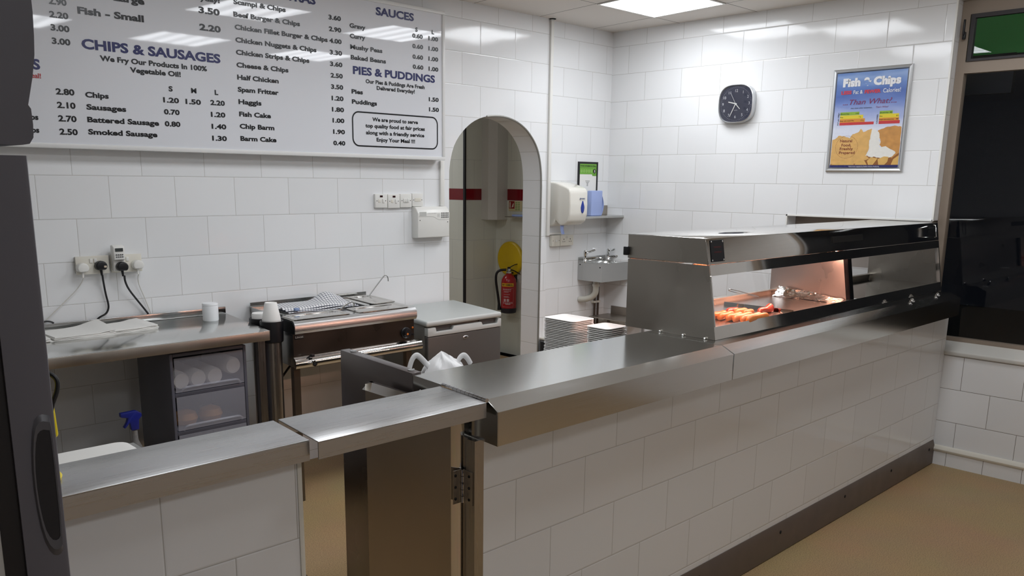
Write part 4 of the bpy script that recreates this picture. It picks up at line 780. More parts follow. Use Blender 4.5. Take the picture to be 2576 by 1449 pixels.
part('body', MB().prism([(3.24, -.2), (3.44, -.2), (3.44, -.005), (3.29, -.005), (3.24, -.06)], 'z', 0, .485, .004), BLACK, bn)
part('lid', MB().prism([(3.285, -.205), (3.445, -.205), (3.445, -.004), (3.285, -.004)], 'z', .4855, .50, .003), WHITE2, bn)

# ---------------------------------------------------------------- sockets, plugs, switches on the menu wall
def wplate(mb, x0, x1, z0, z1, d=.012, y=0.0, bev=.002): return mb.box((x0, y - .0005, z0), (x1, y - d, z1), bev)
s1 = thing('double_socket', 'white double wall socket on the left, holding a white and a black plug', 'socket', (.2, 0, 1.22), 'double sockets over the prep table')
part('back_box', wplate(MB(), .132, .272, 1.184, 1.264, .022), WHITE2, s1); part('face_plate', MB().box((.128, -.0225, 1.181), (.276, -.030, 1.266), .002), WHITE2, s1)
for x in (.189, .208): part('rocker', MB().box((x, -.0305, 1.234), (x + .013, -.035, 1.254), .0015), WHITE, s1)
s2 = thing('double_socket', 'white double wall socket on the right, holding a timer and a white plug', 'socket', (.36, 0, 1.22), 'double sockets over the prep table')
part('back_box', wplate(MB(), .290, .425, 1.184, 1.264, .022), WHITE2, s2); part('face_plate', MB().box((.285, -.0225, 1.181), (.430, -.030, 1.266), .002), WHITE2, s2)
part('rocker', MB().box((.355, -.0305, 1.234), (.368, -.035, 1.254), .0015), WHITE, s2)
def plug(nm, x, z, y, m, label, cord, cordm, cr, w=.026):
    t = thing(nm, label, 'plug', (x, y, z))
    b = MB().lathe([(w, 0), (w, -.012), (w * .94, -.022), (w * .78, -.028), (0, -.029)], (x, y, z), 'y', 22, 1, 1)
    b = MB(); P = [(x + w * math.cos(a) * (1 if math.sin(a) > -.3 else 1.0), z + w * .92 * math.sin(a) if math.sin(a) > -.75 else z - w * .69) for a in [2 * math.pi * i / 26 for i in range(26)]]
    b.prism(P, 'y', y, y - .034, .006, 3)
    part('body', b, m, t, ang=50)
    part('strain_relief', MB().cyl((x, y - .015, z - w * .66), (x + (cord[1][0] - cord[0][0]) * .3, y - .015, z - w * .66 - .028), .0065, .0045, 10), m, t)
    part('cable', MB().tube(cord, cr, 8, 2), cordm, t)
    return t
WCORD = mat('white_cable', (214, 212, 205), .5); BCORD = mat('black_cable', (16, 16, 20), .5)
plug('mains_plug', .150, 1.214, -.0305, WHITE, 'leftmost white plug with a thin white cable running down to the left', [(.152, -.045, 1.172), (.149, -.035, 1.150), (.125, -.02, 1.112), (.078, -.014, 1.066), (.02, -.014, 1.015), (-.018, -.014, .982), (-.03, -.014, .966)], WCORD, .0022)
plug('mains_plug', .232, 1.219, -.0305, BLACK, 'black plug with a pale fuse label in the left socket', [(.236, -.045, 1.175), (.243, -.03, 1.14), (.252, -.02, 1.079), (.262, -.018, 1.029), (.258, -.018, 1.003), (.243, -.02, .984), (.212, -.024, .974), (.195, -.009, .950)], BCORD, .0045)
part('fuse_label', MB().box((.241, -.0646, 1.212), (.253, -.0652, 1.221)), mat('fuse_label_cream', (206, 190, 170), .6), [o for o in COL.objects if o.name.startswith('mains_plug') and o.parent is None][-1])
tm = thing('plug_in_timer', 'white plug-in timer with a grey display and eight buttons', 'timer', (.31, -.06, 1.27))
part('body', MB().prism([(-.031, 1.19), (-.031, 1.312), (-.05, 1.315), (-.072, 1.305), (-.076, 1.245), (-.060, 1.242), (-.060, 1.19)], 'x', .286, .338, .004), WHITE, tm, ang=50)
part('display', MB().box((.294, -.0738, 1.285), (.329, -.0765, 1.300)), mat('lcd_grey', (62, 66, 66), .2), tm)
bt = MB()
for i in range(4):
    for j in range(2): bt.box((.2945 + i * .0092, -.0755, 1.267 - j * .0105), (.3005 + i * .0092, -.0785, 1.272 - j * .0105), .001)
part('buttons', bt, mat('button_grey', (70, 70, 74), .5), tm)
plug('mains_plug', .318, 1.212, -.0605, BLACK, 'black plug in the timer with a thick black cable', [(.326, -.075, 1.168), (.332, -.06, 1.14), (.352, -.04, 1.100), (.390, -.026, 1.047), (.437, -.02, .980), (.455, -.018, .950)], BCORD, .0048)
plug('mains_plug', .402, 1.214, -.0305, WHITE, 'rightmost white plug with a thin browned white cable', [(.406, -.045, 1.172), (.403, -.035, 1.153), (.410, -.02, 1.115), (.431, -.014, 1.063), (.458, -.014, .975), (.464, -.014, .955)], WCORD, .0022)
solo('loose_cable', MB().tube([(-.06, -.02, .967), (-.045, -.021, .976), (-.02, -.021, .9785), (.0, -.021, .975), (.012, -.02, .967)], .004, 8, 2), BCORD, 'short loop of black cable on the prep table upstand, far left', 'cable', loc=(-.02, -.02, .967))
# switches
def single(x0, x1, z0, z1, label, kind):
    t = thing('wall_switch', label, 'switch', ((x0 + x1) / 2, 0, z0), 'row of switch plates beside the board')
    part('face_plate', wplate(MB(), x0, x1, z0, z1, .018), WHITE, t)
    c = (x0 + x1) / 2; zc = (z0 + z1) / 2; sc = MB()
    for s in (-1, 1): sc.sphere((c + s * .032, -.0183, zc), .0028, 1, .4, 1, 8)
    part('screw', sc, DARK, t)
    if kind == 'fused':
        part('neon', MB().box((c - .010, -.0182, z1 - .019), (c + .010, -.0195, z1 - .008)), mat('neon_dark', (44, 14, 18), .2), t, 'dark neon window')
        part('rocker', MB().box((c + .008, -.0182, zc - .012), (c + .020, -.023, zc + .012), .0015), WHITE, t)
        part('fuse_holder', MB().box((c - .022, -.0182, zc - .010), (c - .006, -.020, zc + .010), .001), WHITE2, t)
    elif kind == 'triple':
        for k in range(3): part('rocker', MB().box((c - .021 + k * .0145, -.0182, zc - .010), (c - .009 + k * .0145, -.024, zc + .012), .0015), WHITE, t)
    else: part('blank_insert', MB().box((c - .024, -.0182, zc - .010), (c + .024, -.020, zc + .012), .001), WHITE2, t)
single(1.829, 1.917, 1.465, 1.546, 'first fused switch from the left in the row of four plates', 'fused'); single(1.923, 2.011, 1.462, 1.544, 'second fused switch from the left in the row of four plates', 'fused')
single(2.016, 2.102, 1.465, 1.546, 'light switch plate with three rockers', 'triple'); single(2.107, 2.191, 1.470, 1.549, 'rightmost blank plate in the row, just above the alarm box', 'blank')
al = thing('alarm_panel', 'white burglar alarm control box with a keypad', 'alarm panel', (2.24, 0, 1.37))
part('case', MB().prism([(0, 1.275), (-.062, 1.278), (-.066, 1.43), (-.052, 1.452), (-.035, 1.468), (0, 1.468)], 'x', 2.112, 2.368, .005), WHITE, al, ang=50)
kp_ = MB()
for i in range(5):
    for j in range(3): kp_.cyl((2.3025 + i * .0128, -.0655, 1.4275 - j * .0125), (2.3025 + i * .0128, -.068, 1.4275 - j * .0125), .0042, n=12)
part('keypad', kp_, mat('key_grey', (120, 120, 120), .5), al, 'grey round keys')
dd = MB()
for i in range(8): dd.cyl((2.193 + i * .0088, -.0658, 1.427), (2.193 + i * .0088, -.0668, 1.427), .0014, n=8)
for i in range(4):
    for j in range(2): dd.cyl((2.271 + j * .009, -.0655, 1.423 - i * .006), (2.271 + j * .009, -.0668, 1.423 - i * .006), .0012, n=8)
for x, z in ((2.128, 1.386), (2.352, 1.372)): dd.cyl((x, -.0645, z), (x, -.067, z), .0025, n=8)
part('indicators', dd, DARK, al)
part('display', MB().box((2.125, -.0655, 1.413), (2.178, -.0668, 1.437)), mat('display_grey', (196, 196, 192), .3), al)
part('cover_seam', MB().tube([(2.118, -.0658, 1.408), (2.225, -.0658, 1.4085), (2.245, -.0655, 1.403), (2.268, -.065, 1.390), (2.285, -.065, 1.387), (2.364, -.065, 1.387)], .0007, 6, 1), mat('seam_grey', (150, 150, 146), .6), al)
solo('cable_trunking', MB().box((2.336, -.0005, 1.4695), (2.366, -.018, 1.7505), .002), WHITE, 'short white trunking dropping from the menu board to the alarm box', 'trunking', loc=(2.35, 0, 1.6))
tr = thing('cable_trunking', 'tall white trunking from the ceiling down the right of the arch', 'trunking', (3.345, 0, 2))
part('vertical_run', MB().box((3.330, -.0005, 1.245), (3.357, -.018, CEIL - .004), .002), WHITE, tr)
part('horizontal_run', MB().box((3.3575, YW - .0005, 1.2475), (3.53, YW - .016, 1.263), .002), WHITE, tr)
part('ceiling_collar', MB().cyl((3.345, -.012, CEIL - .0035), (3.345, -.012, CEIL - .0005), .024, n=16), DARK, tr)
def sock(x0, x1, z0, z1, label, dbl):
    t = thing('wall_socket', label, 'socket', ((x0 + x1) / 2, YW, z0), 'sockets under the towel dispenser')
    part('face_plate', MB().box((x0, YW - .0005, z0), (x1, YW - .03, z1), .002), WHITE2, t)
    h = MB(); c = (x0 + x1) / 2; zc = (z0 + z1) / 2; y = YW - .0302
    if dbl:
        for s in (-.035, .035):
            h.box((c + s - .003, y, zc + .004), (c + s + .003, y - .0006, zc + .012)).box((c + s - .013, y, zc - .012), (c + s - .007, y - .0006, zc - .007)).box((c + s + .007, y, zc - .012), (c + s + .013, y - .0006, zc - .007))
        part('pin_holes', h, DARK, t)
        for s in (-.012, .004): part('rocker', MB().box((c + s, y, zc + .014), (c + s + .009, y - .004, zc + .032), .001), WHITE, t)
    else:
        for s in (-.032, .032): h.sphere((c + s, y, zc), .0028, 1, .4, 1, 8)
        part('screw', h, DARK, t); part('rocker', MB().box((c - .006, y, zc - .010), (c + .006, y - .004, zc + .010), .001), WHITE, t)
sock(3.412, 3.496, 1.163, 1.243, 'single switched outlet plate under the towel dispenser, left of the socket', False); sock(3.502, 3.645, 1.164, 1.242, 'white double socket with empty holes under the towel dispenser', True)
# ---------------------------------------------------------------- prep table and what stands on it
K7 = shear(.137, -.659)
ptb = thing('prep_table', 'long steel prep table with a low upstand under the menu board', 'table', (.1, -.35, 0))
TZ = .931
part('table_top', MB().box((-1.6, -.656, TZ - .003), (.760, -.032, TZ), .001).move(K7), STEEL, ptb)
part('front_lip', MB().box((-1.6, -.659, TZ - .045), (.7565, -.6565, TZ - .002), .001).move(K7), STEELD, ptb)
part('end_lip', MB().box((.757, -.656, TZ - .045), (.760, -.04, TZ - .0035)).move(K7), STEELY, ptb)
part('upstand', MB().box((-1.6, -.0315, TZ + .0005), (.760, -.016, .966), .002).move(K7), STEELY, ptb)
for x, y in ((.72, -.62), (.70, -.09), (-1.5, -.62), (-1.5, -.09)): part('leg', MB().box((x - .018, y - .018, .02), (x + .018, y + .018, TZ - .045)).box((x - .02, y - .02, 0), (x + .02, y + .02, .02)).move(K7), STEELV, ptb)
part('undershelf', MB().box((-1.55, -.62, .285), (.70, -.07, .30), .002).move(K7), STEELD, ptb)
part('brace', MB().box((.41, -.07, .30), (.447, -.05, TZ - .004)), STEELV, ptb)
def papers(nm, x0, x1, y0, y1, z, rot, layers, label, lift, loc):
    t = thing(nm, label, 'paper', loc, 'stacks of chip paper on the prep table')
    rr = random.Random(int(x0 * 1000))
    for k in range(layers):
        dx, dy, da = rr.uniform(-.006, .006), rr.uniform(-.005, .005), rr.uniform(-.03, .03); zz = z + .0015 + k * .0052
        def fn(u, v, k=k, dx=dx, dy=dy, da=da, zz=zz):
            x = (u - .5) * (x1 - x0); y = (v - .5) * (y1 - y0); a = rot + da
            h = lift * (k + 1) / layers * (max(0, u - .45) ** 1.6 * 2.2 * (.35 + .65 * v) + .10 * math.sin(3 * u + 2 * v + k)) + .001 * math.sin(17 * u + k * 2) * (k + 1) / layers
            return ((x0 + x1) / 2 + dx + x * math.cos(a) - y * math.sin(a), (y0 + y1) / 2 + dy + x * math.sin(a) + y * math.cos(a), zz + max(0, h))
        part('paper_layer', MB().grid(fn, 14, 8, .0042), PAPER, t, ang=60)
papers('paper_stack', .155, .385, -.272, -.075, TZ, .10, 4, 'white paper stack on the prep table, right one nearest the wall plugs', .012, (.27, -.17, TZ))
papers('paper_stack', -.075, .185, -.295, -.085, TZ, .02, 4, 'white paper stack on the prep table with a raised right corner, middle one', .030, (.05, -.19, TZ))
papers('paper_stack', -.33, -.085, -.305, -.10, TZ, .02, 3, 'white paper stack on the prep table, leftmost, mostly behind the grey door', .010, (-.2, -.2, TZ))
solo('plastic_lid_stack', MB().lathe([(.036, TZ), (.038, TZ + .004), (.0385, TZ + .07), (.037, TZ + .076), (.0385, TZ + .078), (.0385, TZ + .084), (.036, TZ + .088), (0, TZ + .0875)], (.684, -.20, 0), n=30), mat('translucent_lids', (238, 240, 242), .35, sss=0), 'round white stack of lids on the right of the prep table', 'lids', loc=(.684, -.2, TZ))
# drawer tower
dt = thing('drawer_tower', 'grey plastic drawer tower with clear drawers under the prep table', 'drawer unit', (.5, -.45, .30))
DX0, DX1, DY0, DY1 = .300, .662, -.60, -.22
part('shell', MB().box((DX0, DY0, .302), (DX0 + .014, DY1, .868), .003).box((DX1 - .014, DY0, .302), (DX1, DY1, .868), .003).box((DX0 + .014, DY0, .854), (DX1 - .014, DY1, .868), .003).box((DX0 + .014, DY1 - .01, .302), (DX1 - .014, DY1, .854)), TOWER, dt)
for i, z in enumerate((.690, .513, .336)):
    part('runner_bar', MB().box((DX0 + .0145, DY0 + .002, z - .022), (DX1 - .0145, DY0 + .03, z - .002), .004), TOWER, dt)
    d = part('drawer', MB().box((DX0 + .018, DY0 - .004, z + .002), (DX1 - .018, DY0 + .001, z + .158), .002).box((DX0 + .018, DY0 + .0012, z + .002), (DX1 - .018, DY1 - .02, z + .006)), FROST, dt, 'frosted clear drawer')
    part('pull', MB().tube([(DX0 + .04, DY0 - .006, z + .004), (DX0 + .05, DY0 - .012, z + .022), (DX0 + .07, DY0 - .014, z + .026), (DX1 - .07, DY0 - .014, z + .026), (DX1 - .05, DY0 - .012, z + .022), (DX1 - .04, DY0 - .006, z + .004)], .005, 8, 1), FROST, d)
def cupstack(x, z, y0, label):
    c = thing('cup_stack', label, 'cups', (x, y0, z), 'cup stacks in the top drawer')
    prof = [(0, 0)]
    b = MB(); P = [(.0, 0), (.034, 0), (.036, .004)]
    for k in range(14): P += [(.0385, .012 + k * .018), (.0405, .016 + k * .018), (.037, .020 + k * .018)]
    P += [(.03, .275), (0, .275)]
    b.lathe(P, (0, 0, 0), 'z', 24).move(lambda v: (x + v.x, y0 + v.z, z + v.y)); part('cups', b, POLY, c)
cupstack(.353, .739, -.585, 'first stack of white foam cups from the left in the top drawer'); cupstack(.432, .739, -.585, 'second stack of white foam cups from the left in the top drawer'); cupstack(.511, .739, -.585, 'third stack of white foam cups from the left in the top drawer'); cupstack(.600, .775, -.590, 'rightmost stack of white foam cups, propped higher in the top drawer')
for x, l in ((.39, 'left'), (.51, 'right')): solo('bread_roll', MB().lathe([(0, .520), (.046, .522), (.056, .545), (.046, .572), (.02, .583), (0, .585)], (x, -.51, 0), n=24), BREAD, 'bread roll in the middle drawer, %s one' % l, 'bread roll', 'rolls in the middle drawer', (x, -.51, .52))
sb = thing('spray_bottle', 'spray bottle with a dark blue trigger under the prep table', 'spray bottle', (.135, -.55, .30))
part('bottle', MB().lathe([(.030, .301), (.034, .306), (.034, .43), (.026, .47), (.013, .50), (.012, .545), (0, .546)], (.145, -.55, 0), n=22), mat('clear_plastic', (206, 206, 206), .15, trans=.7), sb)
part('trigger_head', MB().prism([(.088, .632), (.088, .614), (.118, .606), (.112, .585), (.098, .565), (.104, .562), (.124, .584), (.130, .548), (.162, .548), (.164, .592), (.178, .606), (.176, .620), (.155, .634)], 'y', -.562, -.538, .003), BLUE, sb, 'dark blue trigger head')
# cup holders between table and bain marie
def holder(x, y, label, n, lab2, tall):
    t = thing('cup_dispenser', label, 'cup dispenser', (x, y, .2), 'steel tube cup dispensers')
    part('tube', MB().lathe([(.044, .20), (.044, .858)], (x, y, 0), n=26), STEELV, t, 'steel tube')
    part('collar', MB().lathe([(.050, .845), (.054, .85), (.057, .945), (.056, .950), (.052, .950), (.049, .944), (.046, .90), (.0, .899)], (x, y, 0), n=30), BLACK, t, 'black collar')
    return t
holder(.852, -.505, 'tube cup dispenser with a black collar, nearer the counter', 1, '', True); holder(.858, -.385, 'tube cup dispenser with a black collar, nearer the wall', 1, '', False)
solo('foam_cup', MB().lathe([(.0435, .905), (.0435, .940), (.0455, .941), (.046, .946), (.044, .948), (.0455, .952), (.045, .957), (.0295, 1.038), (.028, 1.040), (.026, 1.039), (.0255, 1.037), (0, 1.037)], (.852, -.505, 0), n=34), POLY, 'upside down white foam cup on the front cup dispenser', 'cup', loc=(.852, -.505, .93))
solo('foam_cup', MB().lathe([(.0435, .905), (.0435, .968), (.041, .974), (.0, .974)], (.858, -.385, 0), n=30), POLY, 'low white foam cup just showing in the rear cup dispenser', 'cup', loc=(.858, -.385, .93))
# ---------------------------------------------------------------- bain marie
KB = shear(.122, -.60)
bm_ = thing('bain_marie', 'steel bain marie with lidded pans and a black control knob', 'bain marie', (1.3, -.6, 0))
bX0, bX1 = .920, 1.672
body = [(-.605, .912), (-.598, .940), (-.588, .950), (-.575, .9505), (-.575, .78), (-.572, .775), (-.58, .78), (-.58, .885), (-.600, .888)]
body = [(-.600, .886), (-.610, .900), (-.610, .922), (-.603, .938), (-.590, .949), (-.580, .950), (-.580, .886)]
part('nosing', MB().prism(body, 'x', bX0, bX1).move(KB), FLAPST, bm_, 'rolled front edge', ang=25)
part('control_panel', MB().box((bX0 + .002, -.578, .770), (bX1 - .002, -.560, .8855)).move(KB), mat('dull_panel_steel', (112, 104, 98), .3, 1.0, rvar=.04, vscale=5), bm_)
part('side_panel', MB().prism([(-.5595, .715), (-.5595, .9465), (-.03, .9465), (-.03, .715)], 'x', bX0 + .002, bX0 + .005).move(KB), STEELY, bm_); part('side_panel', MB().prism([(-.5595, .715), (-.5595, .9465), (-.03, .9465), (-.03, .715)], 'x', bX1 - .005, bX1 - .002).move(KB), STEELY, bm_)
part('black_end_cap', MB().prism([(-.6095, .886), (-.6095, .925), (-.585, .945), (-.40, .945), (-.40, .886)], 'x', bX0 - .004, bX0 - .0005).move(KB), BLACK, bm_)
tp = MB()
for a, c in (((bX0, -.5795), (bX1, -.405)), ((bX0, -.085), (bX1, -.034)), ((bX0, -.405), (.966, -.085)), ((1.497, -.405), (bX1, -.085))): tp.box((a[0], a[1], .9475), (c[0], c[1], .950))
part('top_plate', tp.move(KB), STEEL, bm_)
part('splashback', MB().prism([(-.0335, .945), (-.0335, .951), (-.026, .953), (-.026, .972), (-.018, .972), (-.018, .945)], 'x', bX0, bX1).move(KB), STEELY, bm_)
def rr2(x0, y0, x1, y1, r, n=5): return rrect(x0, y0, x1, y1, r, n)
pn = MB(); bq = bmesh.new(); LV = [(0, .9505, 0), (.0, .953, .004), (.012, .953, .016), (.02, .947, .02), (.028, .88, .02)]
rings = []
for ins, z, _ in LV: rings.append([bq.verts.new((p[0], p[1], z)) for p in rrect(.964 + ins, -.407 + ins, 1.499 - ins, -.083 - ins, .05)])
m_ = len(rings[0])
for q in range(len(rings) - 1):
    for i in range(m_): bq.faces.new((rings[q][i], rings[q][(i + 1) % m_], rings[q + 1][(i + 1) % m_], rings[q + 1][i]))
bq.faces.new(rings[-1]); bmesh.ops.recalc_face_normals(bq, faces=bq.faces[:]); pn._merge(bq)
part('water_pan', pn.move(KB), STEEL, bm_, 'open pan')
part('rail', MB().prism([(-.578, .768), (-.592, .766), (-.606, .758), (-.615, .745), (-.617, .730), (-.612, .717), (-.604, .712), (-.600, .716), (-.578, .72)], 'x', bX0 - .004, bX1 + .034).move(KB), CHROME, bm_, 'shiny rounded front rail', ang=50)
part('drain_tap', MB().cyl((1.005, -.614, .735), (1.005, -.634, .735), .0115, n=14).cyl((1.005, -.634, .735), (1.005, -.640, .735), .015, n=6), CHROME, bm_); part('tap_hole', MB().cyl((1.005, -.6402, .735), (1.005, -.6412, .735), .008, n=12), DARK, bm_)
part('tap_lever', MB().prism([(.975, .757), (1.006, .776), (1.012, .775), (.985, .757)], 'y', -.607, -.598, .001).box((.998, -.622, .764), (1.016, -.606, .779), .002), BLACK, bm_)
kn = part('knob', MB().lathe([(.030, 0), (.030, .006), (.026, .010), (.024, .026), (.022, .030), (0, .030)], (1.612, -.5785, .813), 'y', 30), BLACK, bm_, 'black control knob')
part('pointer_dot', MB().cyl((1.606, -.6088, .809), (1.606, -.6096, .809), .006, n=14), mat('orange_dot', (206, 120, 50), .4), kn)
part('indicator_lamp', MB().lathe([(.006, 0), (.006, .003), (.003, .005), (0, .005)], (1.662, -.5785, .835), 'y', 14), mat('amber_lamp', (196, 104, 36), .25), bm_, 'amber indicator'); part('reset_button', MB().cyl((1.664, -.5785, .797), (1.664, -.583, .797), .006, n=12), BLACK, bm_)
lgp = part('name_badge', MB().box((.932, -.5782, .855), (.984, -.5798, .877), .0005), mat('badge_black', (34, 34, 36), .35), bm_, 'small dark maker badge')
lt2 = MB(); add_text(lt2, 'Lincat', (.9355, -.5801, .861), (1, 0, 0), (0, 0, 1), .011, .045, .03); part('badge_lettering', lt2, mat('badge_grey', (176, 174, 170), .4), lgp, flat=True)
for x in (bX0 + .025, bX1 - .025):
    for y in (-.54, -.06): part('leg', MB().box((x - .018, y - .018, .0), (x + .018, y + .018, .715)).move(KB), mat('leg_dark_steel', (120, 112, 104), .4, 1.0) if 'leg_dark_steel' not in MATS else MATS['leg_dark_steel'], bm_)
part('tank', MB().box((bX0 + .03, -.53, .72), (bX1 - .03, -.06, .775)).move(KB), STEELD, bm_)
part('drain_hose', MB().tube([(1.10, -.30, .70), (1.02, -.30, .62), (.92, -.32, .52), (.86, -.34, .44)], .006, 8, 1), BCORD, bm_, 'black hose')
def lid(pts, z, label, tilt=0.0):
    """flat gastronorm lid with raised rim bead and a recessed grip"""
    x0, y0, x1, y1 = pts; cx, cy = (x0 + x1) / 2, (y0 + y1) / 2; hor = (x1 - x0) > (y1 - y0)
    t = thing('pan_lid', label, 'pan lid', (cx, cy, z), 'pan lids on the bain marie')
    b = bmesh.new(); R_ = []
    for ins, dz in ((0, 0), (0, .004), (.004, .006), (.012, .006), (.018, .003), (.03, .0035)): R_.append([b.verts.new((p[0], p[1], z + dz)) for p in rrect(x0 + ins, y0 + ins, x1 - ins, y1 - ins, .018)])
    m = len(R_[0])
    for q in range(5):
        for i in range(m): b.faces.new((R_[q][i], R_[q][(i + 1) % m], R_[q + 1][(i + 1) % m], R_[q + 1][i]))
    b.faces.new(R_[-1]); b.faces.new(R_[0][::-1]); bmesh.ops.recalc_face_normals(b, faces=b.faces[:])
    part('plate', MB()._merge(b).move(KB), CHROME if False else STEELP, t, ang=25)
    a, c = (.05, .018) if hor else (.018, .05)
    part('grip_recess', MB().sphere((cx, cy, z + .003), 1, a, c, .0035, 18).move(KB), POLISH, t)
    s = MB()
    for k in range(-1, 2):
        d = .02 * k; s.tube([(cx + .08 + d, cy + .055, z + .004), (cx + .08 + d, cy + .02, z + .0075)], .006, 6) if False else None
    part('rib', MB().box((x0 + .04, y1 - .045, z + .003), (x1 - .04, y1 - .030, z + .007), .0018).move(KB), CHROME, t)
    return t
STEELP = mat('bright_lid_steel', (205, 202, 196), .14, 1.0, rvar=.05, vscale=9)
lid((.930, -.590, 1.256, -.420), .9508, 'steel pan lid at the front left of the bain marie')
lid((1.312, -.592, 1.632, -.420), .9508, 'steel pan lid at the front right of the bain marie')
lid((1.505, -.400, 1.662, -.075), .9545, 'steel pan lid at the back right of the bain marie beside the tall ladle')
solo('ladle', MB().tube([(1.705, -.105, .955), (1.75, -.11, 1.005), (1.806, -.115, 1.064)], .007, 8, 0, flat=.35).tube([(1.806, -.115, 1.064), (1.814, -.116, 1.0715), (1.826, -.118, 1.071), (1.836, -.119, 1.060), (1.838, -.119, 1.036)], .007, 8, 1, flat=.4).sphere((1.70, -.10, .957), .02, 1, 1, .3, 12), STEEL, 'tall steel ladle handle hooked over at the back right of the bain marie', 'ladle', loc=(1.7, -.11, .955))
solo('serving_spoon', MB().tube([(1.285, -.455, .962), (1.31, -.455, .978), (1.348, -.455, .992), (1.368, -.455, .986), (1.362, -.455, .966)], .009, 8, 1, flat=.35), STEEL, 'short hooked steel handle between the two front pan lids', 'spoon', loc=(1.32, -.455, .96))
def towel():
    m, nt, b = nodes('check_cotton'); uv = nt.nodes.new('ShaderNodeUVMap'); mp = nt.nodes.new('ShaderNodeMapping'); mp.inputs['Scale'].default_value = (1, 1, 1); nt.links.new(uv.outputs[0], mp.inputs[0])
    br = nt.nodes.new('ShaderNodeTexBrick'); br.offset = 0; nt.links.new(mp.outputs[0], br.inputs[0])
    for k, v in (('Scale', 1.0), ('Mortar Size', .0016), ('Mortar Smooth', .1), ('Brick Width', .0165), ('Row Height', .0165)): br.inputs[k].default_value = v
    br.inputs['Color1'].default_value = lin((232, 232, 232)); br.inputs['Color2'].default_value = lin((226, 226, 228)); br.inputs['Mortar'].default_value = lin((66, 72, 92))
    nt.links.new(br.outputs[0], b.inputs['Base Color']); b.inputs['Roughness'].default_value = .9; return m
def cloth():
    t = thing('tea_towel', 'folded white tea towel with a navy check on the bain marie', 'tea towel', (1.2, -.3, .955))
    TM = towel()
    def lay(name, fn, nu, nv, w, h, thick):
        b = bmesh.new(); uvl = b.loops.layers.uv.new('UVMap'); V = [[b.verts.new(fn(i / nu, j / nv)) for j in range(nv + 1)] for i in range(nu + 1)]
        for i in range(nu):
            for j in range(nv):
                f = b.faces.new((V[i][j], V[i + 1][j], V[i + 1][j + 1], V[i][j + 1]))
                for l, (a, c) in zip(f.loops, ((i, j), (i + 1, j), (i + 1, j + 1), (i, j + 1))): l[uvl].uv = (a / nu * w + 5, c / nv * h + 5)
        bmesh.ops.recalc_face_normals(b, faces=b.faces[:]); bmesh.ops.solidify(b, geom=b.faces[:], thickness=thick)
        m = MB(); m._merge(b); part(name, m.move(KB), TM, t, ang=60)
    # three folded layers, the front edge rolled, the far right corner peaking up
    for k in range(3):
        def fn(u, v, k=k):
            peak = .042 * math.exp(-((u - .80) ** 2 / .030 + (v - .92) ** 2 / .10)); roll = .010 * math.sin(math.pi * min(1, v / .22)) if v < .22 else 0
            return (.985 + .43 * u - .012 * k * (1 - v), -.40 + .22 * v + .012 * k + .03 * u * v, .9565 + .007 * k + roll * (k + 1) / 3 + peak * (.5 + .25 * k) + .003 * math.sin(9 * u + 4 * v + k))
        lay('fold', fn, 34, 16, .43, .22, .002)
    part('name_tag', MB().box((1.02, -.402, .966), (1.045, -.380, .979), .002).move(KB), mat('tag_blue', (132, 152, 190), .8), t, 'pale blue stripe')
cloth()
# ---------------------------------------------------------------- under-counter fridge
KF = shear(.2, -.60)
fg = thing('under_counter_fridge', 'grey under-counter fridge with a pale lid left of the arch', 'fridge', (2.03, -.6, 0))
fX0, fX1 = 1.737, 2.316
part('cabinet', MB().box((fX0 + .012, -.565, .03), (fX1 - .004, -.045, .828)).move(KF), FRIDGE_GREY, fg)
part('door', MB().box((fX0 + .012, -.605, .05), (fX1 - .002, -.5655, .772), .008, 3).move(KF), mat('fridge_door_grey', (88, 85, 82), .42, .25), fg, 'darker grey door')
part('top_lid', MB().box((fX0, -.612, .830), (fX1, -.030, .862), .012, 3).move(KF), FRIDGE_LID, fg, 'pale grey worktop lid')
rail = part('door_rail', MB().prism([(fX0 + .012, .7735), (fX1 - .002, .7735), (fX1 - .002, .822), (2.29, .822), (2.282, .796), (2.165, .796), (2.155, .8165), (1.94, .8165), (1.930, .796), (1.812, .796), (1.806, .822), (fX0 + .012, .822)], 'y', -.608, -.5655, .003).move(KF), FRIDGE_LID, fg, 'pale grey grip rail')
mat('recess_grey', (92, 92, 92), .5)
for a_ in (1.807, 2.157): part('grip_recess', MB().box((a_, -.575, .797), (a_ + .132, -.5665, .8215)).move(KF), MATS['recess_grey'], rail)
bdg = part('badge', MB().sphere((2.03, -.606, .742), 1, .0215, .004, .0095, 20).move(KF), FRAME_ALU, fg, 'oval silver badge')
part('badge_centre', MB().sphere((2.03, -.6085, .742), 1, .014, .003, .0055, 16).move(KF), mat('badge_dark', (40, 40, 42), .3), bdg)
for x in (fX0 + .05, fX1 - .05): part('foot', MB().cyl((x, -.52, 0), (x, -.52, .03), .018, n=12).move(KF), BLACK, fg)

